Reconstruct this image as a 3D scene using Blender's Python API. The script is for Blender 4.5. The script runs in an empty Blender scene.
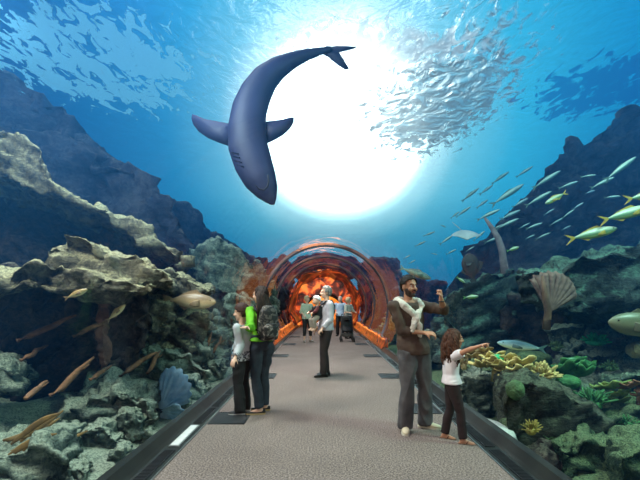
import bpy, bmesh, math, random
from mathutils import Vector, Matrix, noise, Quaternion
import numpy as np
SC = bpy.context.scene
COL = SC.collection
R = math.radians
F = 420.0; HX = 323.0; HY = 302.0; CAMX = -0.09; CAMZ = 1.5
def P(px, py, d):
    """the world point that stands at distance d down the walkway on the line of sight through (px, py)"""
    return Vector((CAMX + (px - HX) / F * d, d, CAMZ + (HY - py) / F * d))

# ---------------------------------------------------------------- objects
def link(o):
    COL.objects.link(o); return o
def tag(o, label=None, cat=None, group=None, kind=None):
    if label: o['label'] = label
    if cat: o['category'] = cat
    if group: o['group'] = group
    if kind: o['kind'] = kind
    return o
def thing(name, loc, label, cat, group=None, rz=0.0):
    o = bpy.data.objects.new(name, None); link(o)
    o.empty_display_size = 0.1
    o.location = loc; o.rotation_euler = (0, 0, rz)
    return tag(o, label, cat, group)
def mesh_obj(name, me, m=None, parent=None, loc=None, smooth=True):
    o = bpy.data.objects.new(name, me); link(o)
    if m is not None:
        for x in (m if isinstance(m, (list, tuple)) else [m]): me.materials.append(x)
    if smooth and len(me.polygons):
        me.polygons.foreach_set('use_smooth', [True] * len(me.polygons))
    if parent: o.parent = parent
    if loc is not None: o.location = loc
    return o
def obj(name, bm, m=None, parent=None, loc=None, smooth=True):
    me = bpy.data.meshes.new(name); bm.normal_update(); bm.to_mesh(me); bm.free()
    return mesh_obj(name, me, m, parent, loc, smooth)
def copy_tree(o, parent=None):
    c = o.copy(); link(c)
    if parent: c.parent = parent
    for ch in list(o.children): copy_tree(ch, c)
    return c

# ---------------------------------------------------------------- materials
def newmat(name):
    m = bpy.data.materials.new(name); m.use_nodes = True
    nt = m.node_tree; nt.nodes.clear()
    out = nt.nodes.new('ShaderNodeOutputMaterial')
    return m, nt, nt.nodes, nt.links, out
def rgb(c):
    """sRGB 0-255 to linear"""
    def f(v):
        v /= 255.0
        return v / 12.92 if v <= 0.04045 else ((v + 0.055) / 1.055) ** 2.4
    return (f(c[0]), f(c[1]), f(c[2]), 1.0)
def ramp(N, stops, interp='LINEAR'):
    r = N.new('ShaderNodeValToRGB'); r.color_ramp.interpolation = interp
    e = r.color_ramp.elements
    while len(e) < len(stops): e.new(0.5)
    for el, (p, c) in zip(e, stops):
        el.position = p; el.color = c if len(c) == 4 else (*c, 1)
    return r
_mc = {}
def simple(name, c, rough=0.6, c2=None, scale=8.0, bump=0.0, bscale=40.0, metal=0.0, spec=0.4, sheen=0.0):
    if name in _mc: return _mc[name]
    m, nt, N, L, out = newmat(name)
    b = N.new('ShaderNodeBsdfPrincipled'); L.new(b.outputs[0], out.inputs[0])
    b.inputs['Roughness'].default_value = rough; b.inputs['Metallic'].default_value = metal
    b.inputs['Specular IOR Level'].default_value = spec
    if sheen: b.inputs['Sheen Weight'].default_value = sheen
    tc = N.new('ShaderNodeTexCoord')
    nz = N.new('ShaderNodeTexNoise'); nz.inputs['Scale'].default_value = scale; nz.inputs['Detail'].default_value = 4
    L.new(tc.outputs['Object'], nz.inputs['Vector'])
    c2 = c2 or tuple(v * 0.8 for v in c)
    rp = ramp(N, [(0.3, rgb(c2)), (0.7, rgb(c))]); L.new(nz.outputs['Fac'], rp.inputs[0])
    L.new(rp.outputs[0], b.inputs['Base Color'])
    if bump:
        n2 = N.new('ShaderNodeTexNoise'); n2.inputs['Scale'].default_value = bscale; n2.inputs['Detail'].default_value = 3
        L.new(tc.outputs['Object'], n2.inputs['Vector'])
        bp = N.new('ShaderNodeBump'); bp.inputs['Strength'].default_value = bump; bp.inputs['Distance'].default_value = 0.01
        L.new(n2.outputs['Fac'], bp.inputs['Height']); L.new(bp.outputs[0], b.inputs['Normal'])
    _mc[name] = m; return m
def rock_mat(name, dark, mid, pale, crust, scale=1.0, bump=0.8, crust_at=0.45):
    """rough rock in three tones with a paler tone on whatever faces up"""
    m, nt, N, L, out = newmat(name)
    b = N.new('ShaderNodeBsdfPrincipled'); L.new(b.outputs[0], out.inputs[0])
    b.inputs['Roughness'].default_value = 0.9; b.inputs['Specular IOR Level'].default_value = 0.15
    tc = N.new('ShaderNodeTexCoord')
    def nz(s, det=6, dist=0.0, rough=0.6):
        n = N.new('ShaderNodeTexNoise'); n.inputs['Scale'].default_value = s * scale; n.inputs['Detail'].default_value = det
        n.inputs['Roughness'].default_value = rough; n.inputs['Distortion'].default_value = dist
        L.new(tc.outputs['Object'], n.inputs['Vector']); return n
    n1 = nz(1.6, 8, 0.9); n2 = nz(9, 6, 0.8, 0.7); n3 = nz(30, 4, 0, 0.7)
    mx = N.new('ShaderNodeMath'); mx.operation = 'MULTIPLY_ADD'; L.new(n2.outputs['Fac'], mx.inputs[0]); mx.inputs[1].default_value = 0.9
    L.new(n1.outputs['Fac'], mx.inputs[2])
    sb = N.new('ShaderNodeMath'); sb.operation = 'SUBTRACT'; L.new(mx.outputs[0], sb.inputs[0]); sb.inputs[1].default_value = 0.45
    rp = ramp(N, [(0.28, rgb(dark)), (0.5, rgb(mid)), (0.72, rgb(pale))]); L.new(sb.outputs[0], rp.inputs[0])
    # paler tone on faces turned up
    ge = N.new('ShaderNodeNewGeometry'); sp = N.new('ShaderNodeSeparateXYZ'); L.new(ge.outputs['Normal'], sp.inputs[0])
    ad = N.new('ShaderNodeMath'); ad.operation = 'MULTIPLY_ADD'; L.new(n2.outputs['Fac'], ad.inputs[0]); ad.inputs[1].default_value = 1.0; L.new(sp.outputs['Z'], ad.inputs[2])
    mr = N.new('ShaderNodeMapRange'); mr.inputs['From Min'].default_value = crust_at + 0.45; mr.inputs['From Max'].default_value = crust_at + 0.85
    L.new(ad.outputs[0], mr.inputs['Value'])
    mc = N.new('ShaderNodeMix'); mc.data_type = 'RGBA'; L.new(mr.outputs[0], mc.inputs[0])
    L.new(rp.outputs[0], mc.inputs['A'])
    cr = ramp(N, [(0.35, rgb(mid)), (0.55, rgb(crust))]); L.new(n3.outputs['Fac'], cr.inputs[0]); L.new(cr.outputs[0], mc.inputs['B'])
    L.new(mc.outputs['Result'], b.inputs['Base Color'])
    mp = N.new('ShaderNodeMapping'); mp.inputs['Rotation'].default_value = (0.2, 0.45, 0.3); mp.inputs['Scale'].default_value = (1.0, 1.2, 6.0); L.new(tc.outputs['Object'], mp.inputs[0])
    n4 = N.new('ShaderNodeTexNoise'); n4.inputs['Scale'].default_value = 2.2 * scale; n4.inputs['Detail'].default_value = 7; n4.inputs['Roughness'].default_value = .7; L.new(mp.outputs[0], n4.inputs['Vector'])
    h0 = N.new('ShaderNodeMath'); h0.operation = 'MULTIPLY_ADD'; L.new(n4.outputs['Fac'], h0.inputs[0]); h0.inputs[1].default_value = 1.3; L.new(n2.outputs['Fac'], h0.inputs[2])
    hs = N.new('ShaderNodeMath'); hs.operation = 'MULTIPLY_ADD'; L.new(n3.outputs['Fac'], hs.inputs[0]); hs.inputs[1].default_value = 0.5; L.new(h0.outputs[0], hs.inputs[2])
    bp = N.new('ShaderNodeBump'); bp.inputs['Strength'].default_value = bump; bp.inputs['Distance'].default_value = 0.12
    L.new(hs.outputs[0], bp.inputs['Height']); L.new(bp.outputs[0], b.inputs['Normal'])
    return m

# ---------------------------------------------------------------- shapes
def frame_of(d, up=Vector((0, 0, 1))):
    d = Vector(d).normalized()
    if abs(d.dot(up)) > 0.97: up = Vector((0, 1, 0))
    s = d.cross(up).normalized(); u = s.cross(d).normalized()
    return s, u
def add_loft(bm, rings, n=16, caps=True, closed_caps_round=0.0):
    """rings: (centre, side vector, front vector) half-axes given by the vectors' lengths"""
    vs = []
    for c, a, b in rings:
        c = Vector(c); a = Vector(a); b = Vector(b)
        vs.append([bm.verts.new(c + a * math.cos(2 * math.pi * k / n) + b * math.sin(2 * math.pi * k / n)) for k in range(n)])
    fs = []
    for r0, r1 in zip(vs, vs[1:]):
        for k in range(n):
            fs.append(bm.faces.new((r0[k], r0[(k + 1) % n], r1[(k + 1) % n], r1[k])))
    if caps:
        fs.append(bm.faces.new(vs[0][::-1])); fs.append(bm.faces.new(vs[-1]))
    return fs
def add_cap(bm, p0, r0, p1, r1, n=14, flat=1.0, up=None):
    """tapered limb with round ends; flat squeezes it along the second axis"""
    p0 = Vector(p0); p1 = Vector(p1); d = p1 - p0
    if d.length < 1e-5: d = Vector((0, 0, 1e-3))
    dn = d.normalized(); s, u = frame_of(dn, up or Vector((0, 0, 1)))
    rings = []
    for t in (-0.97, -0.8, -0.5, 0):
        q = math.sqrt(1 - t * t); rings.append((p0 + dn * r0 * t, s * r0 * q, u * r0 * q * flat))
    for t in (0.25, 0.5, 0.75):
        r = r0 + (r1 - r0) * t
        rings.append((p0 + d * t, s * r, u * r * flat))
    for t in (0, 0.5, 0.8, 0.97):
        q = math.sqrt(1 - t * t); rings.append((p1 + dn * r1 * t, s * r1 * q, u * r1 * q * flat))
    add_loft(bm, rings, n)
def add_tube(bm, pts, rs, n=8):
    pts = [Vector(p) for p in pts]
    if not isinstance(rs, (list, tuple)): rs = [rs] * len(pts)
    rings = []; s = None
    for i, p in enumerate(pts):
        d = pts[min(i + 1, len(pts) - 1)] - pts[max(i - 1, 0)]
        if d.length < 1e-6: d = Vector((0, 0, 1))
        d.normalize()
        if s is None: s, u = frame_of(d)
        else:
            s = (s - d * s.dot(d)); s = s.normalized() if s.length > 1e-4 else frame_of(d)[0]
            u = d.cross(s)
        rings.append((p, s * rs[i], u * rs[i]))
    return add_loft(bm, rings, n)
def add_ell(bm, c, r, rot=None, seg=20, rings=14):
    M = Matrix.Translation(Vector(c)) @ (rot.to_4x4() if rot is not None else Matrix.Identity(4)) @ Matrix.Diagonal((*r, 1))
    return bmesh.ops.create_uvsphere(bm, u_segments=seg, v_segments=rings, radius=1.0, matrix=M)['verts']
def add_box(bm, c, size, rot=None, bevel=0.0):
    M = Matrix.Translation(Vector(c)) @ (rot.to_4x4() if rot is not None else Matrix.Identity(4)) @ Matrix.Diagonal((*size, 1))
    r = bmesh.ops.create_cube(bm, size=1.0, matrix=M)
    if bevel:
        es = list({e for v in r['verts'] for e in v.link_edges})
        bmesh.ops.bevel(bm, geom=es, offset=bevel, segments=2, affect='EDGES', profile=0.5)
def remesh(bm, voxel, smooth_it=2, factor=0.5):
    """one continuous skin around all the overlapping closed shapes in bm"""
    me = bpy.data.meshes.new('tmp'); bm.to_mesh(me); bm.free()
    o = bpy.data.objects.new('tmp', me); link(o)
    md = o.modifiers.new('r', 'REMESH'); md.mode = 'VOXEL'; md.voxel_size = voxel
    if smooth_it:
        sm = o.modifiers.new('s', 'SMOOTH'); sm.iterations = smooth_it; sm.factor = factor
    dg = bpy.context.evaluated_depsgraph_get(); dg.update()
    me2 = bpy.data.meshes.new_from_object(o.evaluated_get(dg))
    bpy.data.objects.remove(o); bpy.data.meshes.remove(me)
    return me2
def bm_from(me):
    bm = bmesh.new(); bm.from_mesh(me); bpy.data.meshes.remove(me); return bm
def displace(me, fn):
    """fn(co, normal) -> new co"""
    new = [fn(v.co.copy(), v.normal.copy()) for v in me.vertices]
    me.vertices.foreach_set('co', [x for c in new for x in c]); me.update()

V3 = Vector
def rock(name, label, hulls, m, amp=0.25, freq=0.7, voxel=0.12, seed=0, bed=None, group=None, cat='rock', strata=0.5, kind=None, smooth=1):
    bm = bmesh.new()
    allp = [p for h in hulls for p in h]
    c = sum(allp, Vector()) / len(allp)
    for h in hulls:
        b2 = bmesh.new()
        for p in h: b2.verts.new(p - c)
        g = bmesh.ops.convex_hull(b2, input=b2.verts)
        bmesh.ops.delete(b2, geom=[v for v in b2.verts if not v.link_faces], context='VERTS')
        t = bpy.data.meshes.new('h'); b2.to_mesh(t); b2.free(); bm.from_mesh(t); bpy.data.meshes.remove(t)
    me = remesh(bm, voxel, smooth)
    off = Vector((seed * 13.7, seed * 7.1, seed * 3.3))
    bed = Vector(bed or (0.25, 0.1, 1)).normalized()
    s, u = frame_of(bed)
    def fn(co, n):
        q = co + off
        a = noise.hetero_terrain(q * freq, 0.9, 2.0, 5, 0.6) * 0.5 - 0.4
        rg = 1 - abs(noise.noise(q * freq * 2.3)) * 2
        st = Vector((q.dot(s) * 0.45, q.dot(u) * 0.45, q.dot(bed) * 3.2)) * freq
        lay = noise.noise(st) + 0.5 * noise.noise(st * 2.3)
        fine = noise.turbulence(q * freq * 4.5, 3, False) * 0.3
        w = q + 0.25 * noise.noise_vector(q * freq * 1.5)
        ws = V3((w.dot(s) * .7, w.dot(u) * .7, w.dot(bed) * 1.9)) * freq * 1.5
        dv = noise.voronoi(ws)[0]; dv2 = noise.voronoi(ws * 2.7)[0]
        cr = min(1.0, (dv[1] - dv[0]) * 2.2) + .45 * min(1.0, (dv2[1] - dv2[0]) * 2.2)
        return co + n * amp * (.55 * a + 0.14 * rg + 1.5 * strata * lay + fine + 0.85 * cr - 1.0)
    displace(me, fn)
    o = mesh_obj(name, me, m, None, c)
    return tag(o, label, None if kind == 'structure' else cat, group, kind)
# ================================================================ camera and colour
cam = bpy.data.cameras.new('camera'); co = bpy.data.objects.new('camera', cam); link(co)
co.location = (CAMX, 0, CAMZ); co.rotation_euler = (R(90), 0, 0)
cam.sensor_width = 36.0; cam.lens = 36.0 * F / 640.0
cam.shift_x = -(HX - 320) / 640.0; cam.shift_y = (HY - 240) / 640.0
cam.clip_start = 0.05; cam.clip_end = 400
SC.camera = co
vs = SC.view_settings
SC.display_settings.display_device = 'sRGB'
vs.view_transform = 'Standard'; vs.look = 'None'; vs.exposure = 0.0; vs.gamma = 1.0; vs.use_curve_mapping = False
SC.cycles.transparent_max_bounces = 32; SC.cycles.max_bounces = 8; SC.cycles.volume_bounces = 0
SC.cycles.use_denoising = True
SC.cycles.sample_clamp_indirect = 4.0

# ================================================================ open water beyond: daylight with the lit disc
W = bpy.data.worlds.new('world'); SC.world = W; W.use_nodes = True
nt = W.node_tree; nt.nodes.clear(); N = nt.nodes; L = nt.links
SUN = Vector(((340 - HX) / F, 1, (HY - 131) / F)).normalized()
tc = N.new('ShaderNodeTexCoord')
nrm = N.new('ShaderNodeVectorMath'); nrm.operation = 'NORMALIZE'; L.new(tc.outputs['Generated'], nrm.inputs[0])
dt = N.new('ShaderNodeVectorMath'); dt.operation = 'DOT_PRODUCT'; L.new(nrm.outputs[0], dt.inputs[0]); dt.inputs[1].default_value = SUN
ac = N.new('ShaderNodeMath'); ac.operation = 'ARCCOSINE'; L.new(dt.outputs['Value'], ac.inputs[0])
dg_ = N.new('ShaderNodeMath'); dg_.operation = 'MULTIPLY'; L.new(ac.outputs[0], dg_.inputs[0]); dg_.inputs[1].default_value = 1 / math.pi   # 0..1 over 180 degrees
def lin(c, k=1.0):
    q = rgb(c); return (q[0] * k, q[1] * k, q[2] * k, 1)
aure = ramp(N, [(0.0, lin((255, 255, 255), 1.0)), (10.3 / 180, lin((215, 238, 248), 1.0)), (15.0 / 180, lin((128, 204, 232), 1.0)),
                (21.0 / 180, lin((60, 176, 218), 1.0)), (32 / 180, lin((10, 138, 192), 1.0)), (44 / 180, lin((12, 100, 160), 1.0)), (62 / 180, lin((16, 62, 120), 1.0)), (85 / 180, lin((16, 44, 95), 1.0)), (1.0, lin((10, 30, 55), 1))])
L.new(dg_.outputs[0], aure.inputs[0])
disc = ramp(N, [(0.0, (1, 1, 1, 1)), (7.6 / 180, (1, 1, 1, 1)), (7.9 / 180, (.62, .62, .62, 1)), (9.3 / 180, (.8, .8, .8, 1)), (10.4 / 180, (.42, .42, .42, 1)), (11.6 / 180, (0.08, .08, .08, 1)), (15.0 / 180, (0, 0, 0, 1))])
L.new(dg_.outputs[0], disc.inputs[0])
dsc = N.new('ShaderNodeVectorMath'); dsc.operation = 'SCALE'; L.new(disc.outputs[0], dsc.inputs[0]); dsc.inputs['Scale'].default_value = 3.2
add = N.new('ShaderNodeVectorMath'); add.operation = 'ADD'; L.new(aure.outputs[0], add.inputs[0]); L.new(dsc.outputs[0], add.inputs[1])
sp = N.new('ShaderNodeSeparateXYZ'); L.new(nrm.outputs[0], sp.inputs[0])
elv = ramp(N, [(0.0, (.06, .08, .10, 1)), (0.46, (.10, .13, .17, 1)), (0.52, (.45, .52, .60, 1)), (0.62, (1, 1, 1, 1))])
mr = N.new('ShaderNodeMath'); mr.operation = 'MULTIPLY_ADD'; L.new(sp.outputs['Z'], mr.inputs[0]); mr.inputs[1].default_value = 0.5; mr.inputs[2].default_value = 0.5
L.new(mr.outputs[0], elv.inputs[0])
mul0 = N.new('ShaderNodeVectorMath'); mul0.operation = 'MULTIPLY'; L.new(add.outputs[0], mul0.inputs[0]); L.new(elv.outputs[0], mul0.inputs[1])
sx = N.new('ShaderNodeMath'); sx.operation = 'MULTIPLY_ADD'; L.new(sp.outputs['X'], sx.inputs[0]); sx.inputs[1].default_value = 0.5; sx.inputs[2].default_value = 0.5
side = ramp(N, [(0.20, (.17, .17, .26, 1)), (0.33, (.46, .48, .60, 1)), (0.44, (1, 1, 1, 1)), (0.70, (1, 1, 1, 1)), (0.85, (.6, .62, .66, 1))]); L.new(sx.outputs[0], side.inputs[0])
mul = N.new('ShaderNodeVectorMath'); mul.operation = 'MULTIPLY'; L.new(mul0.outputs[0], mul.inputs[0]); L.new(side.outputs[0], mul.inputs[1])
bg = N.new('ShaderNodeBackground'); L.new(mul.outputs[0], bg.inputs[0]); bg.inputs['Strength'].default_value = 1.25
wo = N.new('ShaderNodeOutputWorld'); L.new(bg.outputs[0], wo.inputs[0])

# ================================================================ walkway
Y0, Y1, YE = -5.0, 27.0, 36.0
m, nt, N, L, out = newmat('carpet')
b = N.new('ShaderNodeBsdfPrincipled'); L.new(b.outputs[0], out.inputs[0]); b.inputs['Roughness'].default_value = 0.95; b.inputs['Specular IOR Level'].default_value = 0.08
tc = N.new('ShaderNodeTexCoord')
n1 = N.new('ShaderNodeTexNoise'); n1.inputs['Scale'].default_value = 60; n1.inputs['Detail'].default_value = 3; n1.inputs['Roughness'].default_value = .8; L.new(tc.outputs['Object'], n1.inputs['Vector'])
n2 = N.new('ShaderNodeTexNoise'); n2.inputs['Scale'].default_value = 1.1; n2.inputs['Detail'].default_value = 5; L.new(tc.outputs['Object'], n2.inputs['Vector'])
rp = ramp(N, [(0.36, rgb((70, 60, 56))), (0.5, rgb((114, 101, 94))), (0.66, rgb((162, 146, 137)))]); L.new(n1.outputs['Fac'], rp.inputs[0])
r2 = ramp(N, [(0.3, (.86, .86, .86, 1)), (0.7, (1.06, 1.06, 1.06, 1))]); L.new(n2.outputs['Fac'], r2.inputs[0])
mu = N.new('ShaderNodeMix'); mu.data_type = 'RGBA'; mu.blend_type = 'MULTIPLY'; mu.inputs[0].default_value = 1; L.new(rp.outputs[0], mu.inputs['A']); L.new(r2.outputs[0], mu.inputs['B'])
L.new(mu.outputs['Result'], b.inputs['Base Color'])
bp = N.new('ShaderNodeBump'); bp.inputs['Strength'].default_value = .5; bp.inputs['Distance'].default_value = .006; L.new(n1.outputs['Fac'], bp.inputs['Height']); L.new(bp.outputs[0], b.inputs['Normal'])
CARPET = m
bm = bmesh.new(); add_box(bm, (0, (Y0 + YE) / 2, -0.06), (3.06, YE - Y0, 0.12))
tag(obj('floor', bm, CARPET, smooth=False), kind='structure')
KERB = simple('kerb_stone', (40, 42, 38), 0.5, (24, 26, 23), 3.0, spec=0.2)
STEEL = simple('brushed_steel', (150, 150, 146), 0.3, (120, 120, 118), 20, metal=0.8)
BLACK = simple('black_grille', (20, 20, 21), 0.55)
for sgn, nm in ((-1, 'left'), (1, 'right')):
    bm = bmesh.new()
    prof = [(1.53, -0.12), (1.53, 0.004), (1.72, 0.004), (1.745, 0.03), (1.80, 0.10), (1.86, 0.115), (1.86, -0.3)]
    if sgn < 0: prof = [(-x, z) for x, z in prof][::-1]
    v0 = [bm.verts.new((x, Y0, z)) for x, z in prof]; v1 = [bm.verts.new((x, YE, z)) for x, z in prof]
    n = len(prof)
    for k in range(n): bm.faces.new((v0[k], v1[k], v1[(k + 1) % n], v0[(k + 1) % n]))
    bm.faces.new(v0); bm.faces.new(v1[::-1]); bmesh.ops.recalc_face_normals(bm, faces=bm.faces)
    tag(obj('baseboard_' + nm, bm, KERB, smooth=False), kind='structure')
    bm = bmesh.new(); add_box(bm, (sgn * 1.53, (Y0 + Y1) / 2, 0.004), (0.012, Y1 - Y0, 0.014))
    tag(obj('trim_%d' % (1 if sgn < 0 else 2), bm, STEEL, smooth=False), kind='structure')

# ================================================================ acrylic tunnel
CZ, RT = 1.30, 2.15
A0 = math.atan2(0.10 - CZ, 1.80)
def arch(r, a, cz=CZ): return (r * math.cos(a), cz + r * math.sin(a))
NA = 48
def arch_pts(r, ex=0.0, a0=A0): 
    return [arch(r, a0 - ex + (math.pi - 2 * (a0 - ex)) * k / NA) for k in range(NA + 1)]
def glass_mat(name, gloss, tint=(1, 1, 1)):
    m, nt, N, L, out = newmat(name)
    tr = N.new('ShaderNodeBsdfTransparent'); tr.inputs[0].default_value = (*tint, 1)
    if gloss:
        gl = N.new('ShaderNodeBsdfGlossy'); gl.inputs['Roughness'].default_value = 0.03; gl.inputs[0].default_value = (.9, .95, 1, 1)
        fr = N.new('ShaderNodeFresnel'); fr.inputs['IOR'].default_value = 1.16
        tc = N.new('ShaderNodeTexCoord'); nz = N.new('ShaderNodeTexNoise'); nz.inputs['Scale'].default_value = 0.9; nz.inputs['Detail'].default_value = 2
        L.new(tc.outputs['Object'], nz.inputs['Vector'])
        bp = N.new('ShaderNodeBump'); bp.inputs['Strength'].default_value = 0.25; bp.inputs['Distance'].default_value = 0.08
        L.new(nz.outputs['Fac'], bp.inputs['Height']); L.new(bp.outputs[0], gl.inputs['Normal'])
        mx = N.new('ShaderNodeMixShader'); fm = N.new('ShaderNodeMath'); fm.operation = 'MULTIPLY'; L.new(fr.outputs[0], fm.inputs[0]); fm.inputs[1].default_value = 0.38
        L.new(fm.outputs[0], mx.inputs[0]); L.new(tr.outputs[0], mx.inputs[1]); L.new(gl.outputs[0], mx.inputs[2])
        L.new(mx.outputs[0], out.inputs[0])
    else: L.new(tr.outputs[0], out.inputs[0])
    return m
GL_IN = glass_mat('acrylic_inner', True); GL_OUT = glass_mat('acrylic_outer', False, (0.97, 0.985, 0.99))
def strip(bm, pa, pb, ya, yb, mi, flip=False):
    va = [bm.verts.new((x, ya, z)) for x, z in pa]; vb = [bm.verts.new((x, yb, z)) for x, z in pb]
    for k in range(len(pa) - 1):
        f = (va[k], va[k + 1], vb[k + 1], vb[k])
        bm.faces.new(f[::-1] if flip else f).material_index = mi
joints = [Y0, 4.0, 9.5, 14.6, 18.4, 22.0, 25.0]
for i, (ya, yb) in enumerate(zip(joints, joints[1:])):
    bm = bmesh.new()
    pi_, po = arch_pts(RT), arch_pts(RT + 0.08)
    strip(bm, pi_, pi_, ya, yb, 0); strip(bm, po, po, ya, yb, 1, True)
    bmesh.ops.remove_doubles(bm, verts=bm.verts, dist=1e-5)
    tag(obj('window_%d' % (i + 1), bm, [GL_IN, GL_OUT]), kind='structure')
# the joints one can make out, from the middle of the walkway on
JOINT = simple('joint_silicone', (122, 112, 118), 0.4, (58, 56, 72), 0.9, spec=.3)
tn = 3
for y, w in ((14.6, .055), (18.4, .07), (22.0, .08)):
    bm = bmesh.new()
    pi_, po = arch_pts(RT - 0.025), arch_pts(RT + 0.10)
    va = [[bm.verts.new((x, yy, z)) for x, z in pp] for pp, yy in ((pi_, y - w), (po, y - w), (po, y + w), (pi_, y + w))]
    for k in range(NA):
        for q in range(4):
            bm.faces.new((va[q][k], va[(q + 1) % 4][k], va[(q + 1) % 4][k + 1], va[q][k + 1]))
    for e in (0, NA): bm.faces.new([va[q][e] for q in range(4)])
    bmesh.ops.recalc_face_normals(bm, faces=bm.faces)
    tag(obj('trim_%d' % tn, bm, JOINT), kind='structure'); tn += 1

# ================================================================ the glowing far end
def fire_mat(name, k, scale, stops):
    m, nt, N, L, out = newmat(name)
    b = N.new('ShaderNodeBsdfPrincipled'); L.new(b.outputs[0], out.inputs[0]); b.inputs['Base Color'].default_value = (0.05, 0.02, 0.012, 1); b.inputs['Roughness'].default_value = .3
    tc = N.new('ShaderNodeTexCoord'); nz = N.new('ShaderNodeTexNoise'); nz.inputs['Scale'].default_value = scale; nz.inputs['Detail'].default_value = 5; nz.inputs['Distortion'].default_value = 1.5
    L.new(tc.outputs['Object'], nz.inputs['Vector'])
    rp = ramp(N, stops); L.new(nz.outputs['Fac'], rp.inputs[0])
    L.new(rp.outputs[0], b.inputs['Emission Color']); b.inputs['Emission Strength'].default_value = k
    return m
FIRE = fire_mat('backlit_flame_panel', 1.1, 1.5, [(0.36, (0.012, .003, .003)), (0.48, (.16, .016, .006)), (0.57, (.75, .085, .012)), (0.66, (1, .30, .05))])
REFL_GLOW = fire_mat('orange_reflection_glow', .65, 2.6, [(0.40, (0.015, .006, .005)), (0.50, (.10, .014, .006)), (0.60, (.60, .08, .014)), (0.70, (1, .25, .05))])  # glow standing in for the orange reflection along the kerb
VAULT = fire_mat('vault_panel', .8, 1.6, [(0.40, (0.010, .004, .006)), (0.52, (.08, .010, .006)), (0.62, (.50, .05, .010)), (0.72, (1, .25, .04))])
GLOWP = fire_mat('backlit_amber_panel', 1.2, 1.2, [(0.25, (.55, .08, .01)), (0.5, (1.0, .26, .03)), (0.75, (1, .55, .14))])
DARKM = simple('dark_portal_metal', (46, 26, 22), 0.3, (30, 18, 16), 2)
# lining of the last few metres: rough backlit panels in an arch
bm = bmesh.new()
ny = 14
grid = []
for j in range(ny + 1):
    y = 25.0 + 2.0 * j / ny; row = []
    for k, (x, z) in enumerate(arch_pts(RT)):
        q = noise.noise(Vector((x * 1.3, y * 1.2, z * 1.3))) * 0.22
        s = (RT + q - 0.02 * j) / RT
        row.append(bm.verts.new((x * s, y, CZ + (z - CZ) * s)))
    grid.append(row)
for j in range(ny):
    for k in range(NA): bm.faces.new((grid[j][k], grid[j][k + 1], grid[j + 1][k + 1], grid[j + 1][k]))
o = obj('wall_vault', bm, VAULT); tag(o, kind='structure')
md = o.modifiers.new('s', 'SOLIDIFY'); md.thickness = 0.08; md.offset = 1
# end wall with an arched doorway
bm = bmesh.new()
ro = 1.38; a0 = math.asin(-0.55 / ro)
inn = [(ro * math.cos(a0 + (math.pi - 2 * a0) * k / NA), 0.62 + ro * math.sin(a0 + (math.pi - 2 * a0) * k / NA)) for k in range(NA + 1)]
outp = arch_pts(RT + 0.15)
for yy, fl in ((Y1, True), (Y1 + 0.15, False)):
    a = [bm.verts.new((x, yy, z)) for x, z in inn]; c = [bm.verts.new((x, yy, z)) for x, z in outp]
    for k in range(NA):
        f = (a[k], a[k + 1], c[k + 1], c[k]); bm.faces.new(f if fl else f[::-1])
tag(obj('wall_back', bm, FIRE, smooth=False), kind='structure')
bm = bmesh.new()
for yy in (0,):
    pts = [Vector((x, Y1 - 0.05, z)) for x, z in inn]
    add_tube(bm, pts, 0.10, 8)
tag(obj('trim_%d' % tn, bm, DARKM), kind='structure'); tn += 1
# the lit hall past the doorway
bm = bmesh.new()
vv = {}
for i, (x, y, z) in enumerate([(-1.62, Y1 + .2, 0), (1.62, Y1 + .2, 0), (1.62, YE, 0), (-1.62, YE, 0), (-1.62, Y1 + .2, 2.2), (1.62, Y1 + .2, 2.2), (1.62, YE, 2.2), (-1.62, YE, 2.2)]): vv[i] = bm.verts.new((x, y, z))
for f in ((3, 2, 6, 7), (0, 3, 7, 4), (2, 1, 5, 6), (4, 7, 6, 5)): bm.faces.new([vv[k] for k in f])
o = obj('wall_hall', bm, GLOWP, smooth=False); tag(o, kind='structure')
md = o.modifiers.new('s', 'SOLIDIFY'); md.thickness = 0.1; md.offset = -1
# added glowing strips imitating the orange reflection on kerb and glass foot
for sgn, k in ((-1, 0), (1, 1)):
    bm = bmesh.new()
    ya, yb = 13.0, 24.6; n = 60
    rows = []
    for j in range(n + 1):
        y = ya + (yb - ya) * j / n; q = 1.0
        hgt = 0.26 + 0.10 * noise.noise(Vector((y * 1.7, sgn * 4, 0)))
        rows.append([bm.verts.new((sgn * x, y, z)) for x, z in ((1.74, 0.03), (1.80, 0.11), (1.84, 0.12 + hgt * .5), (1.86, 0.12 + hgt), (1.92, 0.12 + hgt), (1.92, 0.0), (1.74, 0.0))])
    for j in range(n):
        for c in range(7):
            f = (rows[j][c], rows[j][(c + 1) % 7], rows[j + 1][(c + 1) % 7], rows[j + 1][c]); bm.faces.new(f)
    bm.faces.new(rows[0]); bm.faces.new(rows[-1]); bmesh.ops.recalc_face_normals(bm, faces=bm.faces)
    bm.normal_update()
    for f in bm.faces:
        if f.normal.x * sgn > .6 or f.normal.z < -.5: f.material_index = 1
    tag(obj('trim_%d' % tn, bm, [REFL_GLOW, KERB]), kind='structure'); tn += 1

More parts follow.
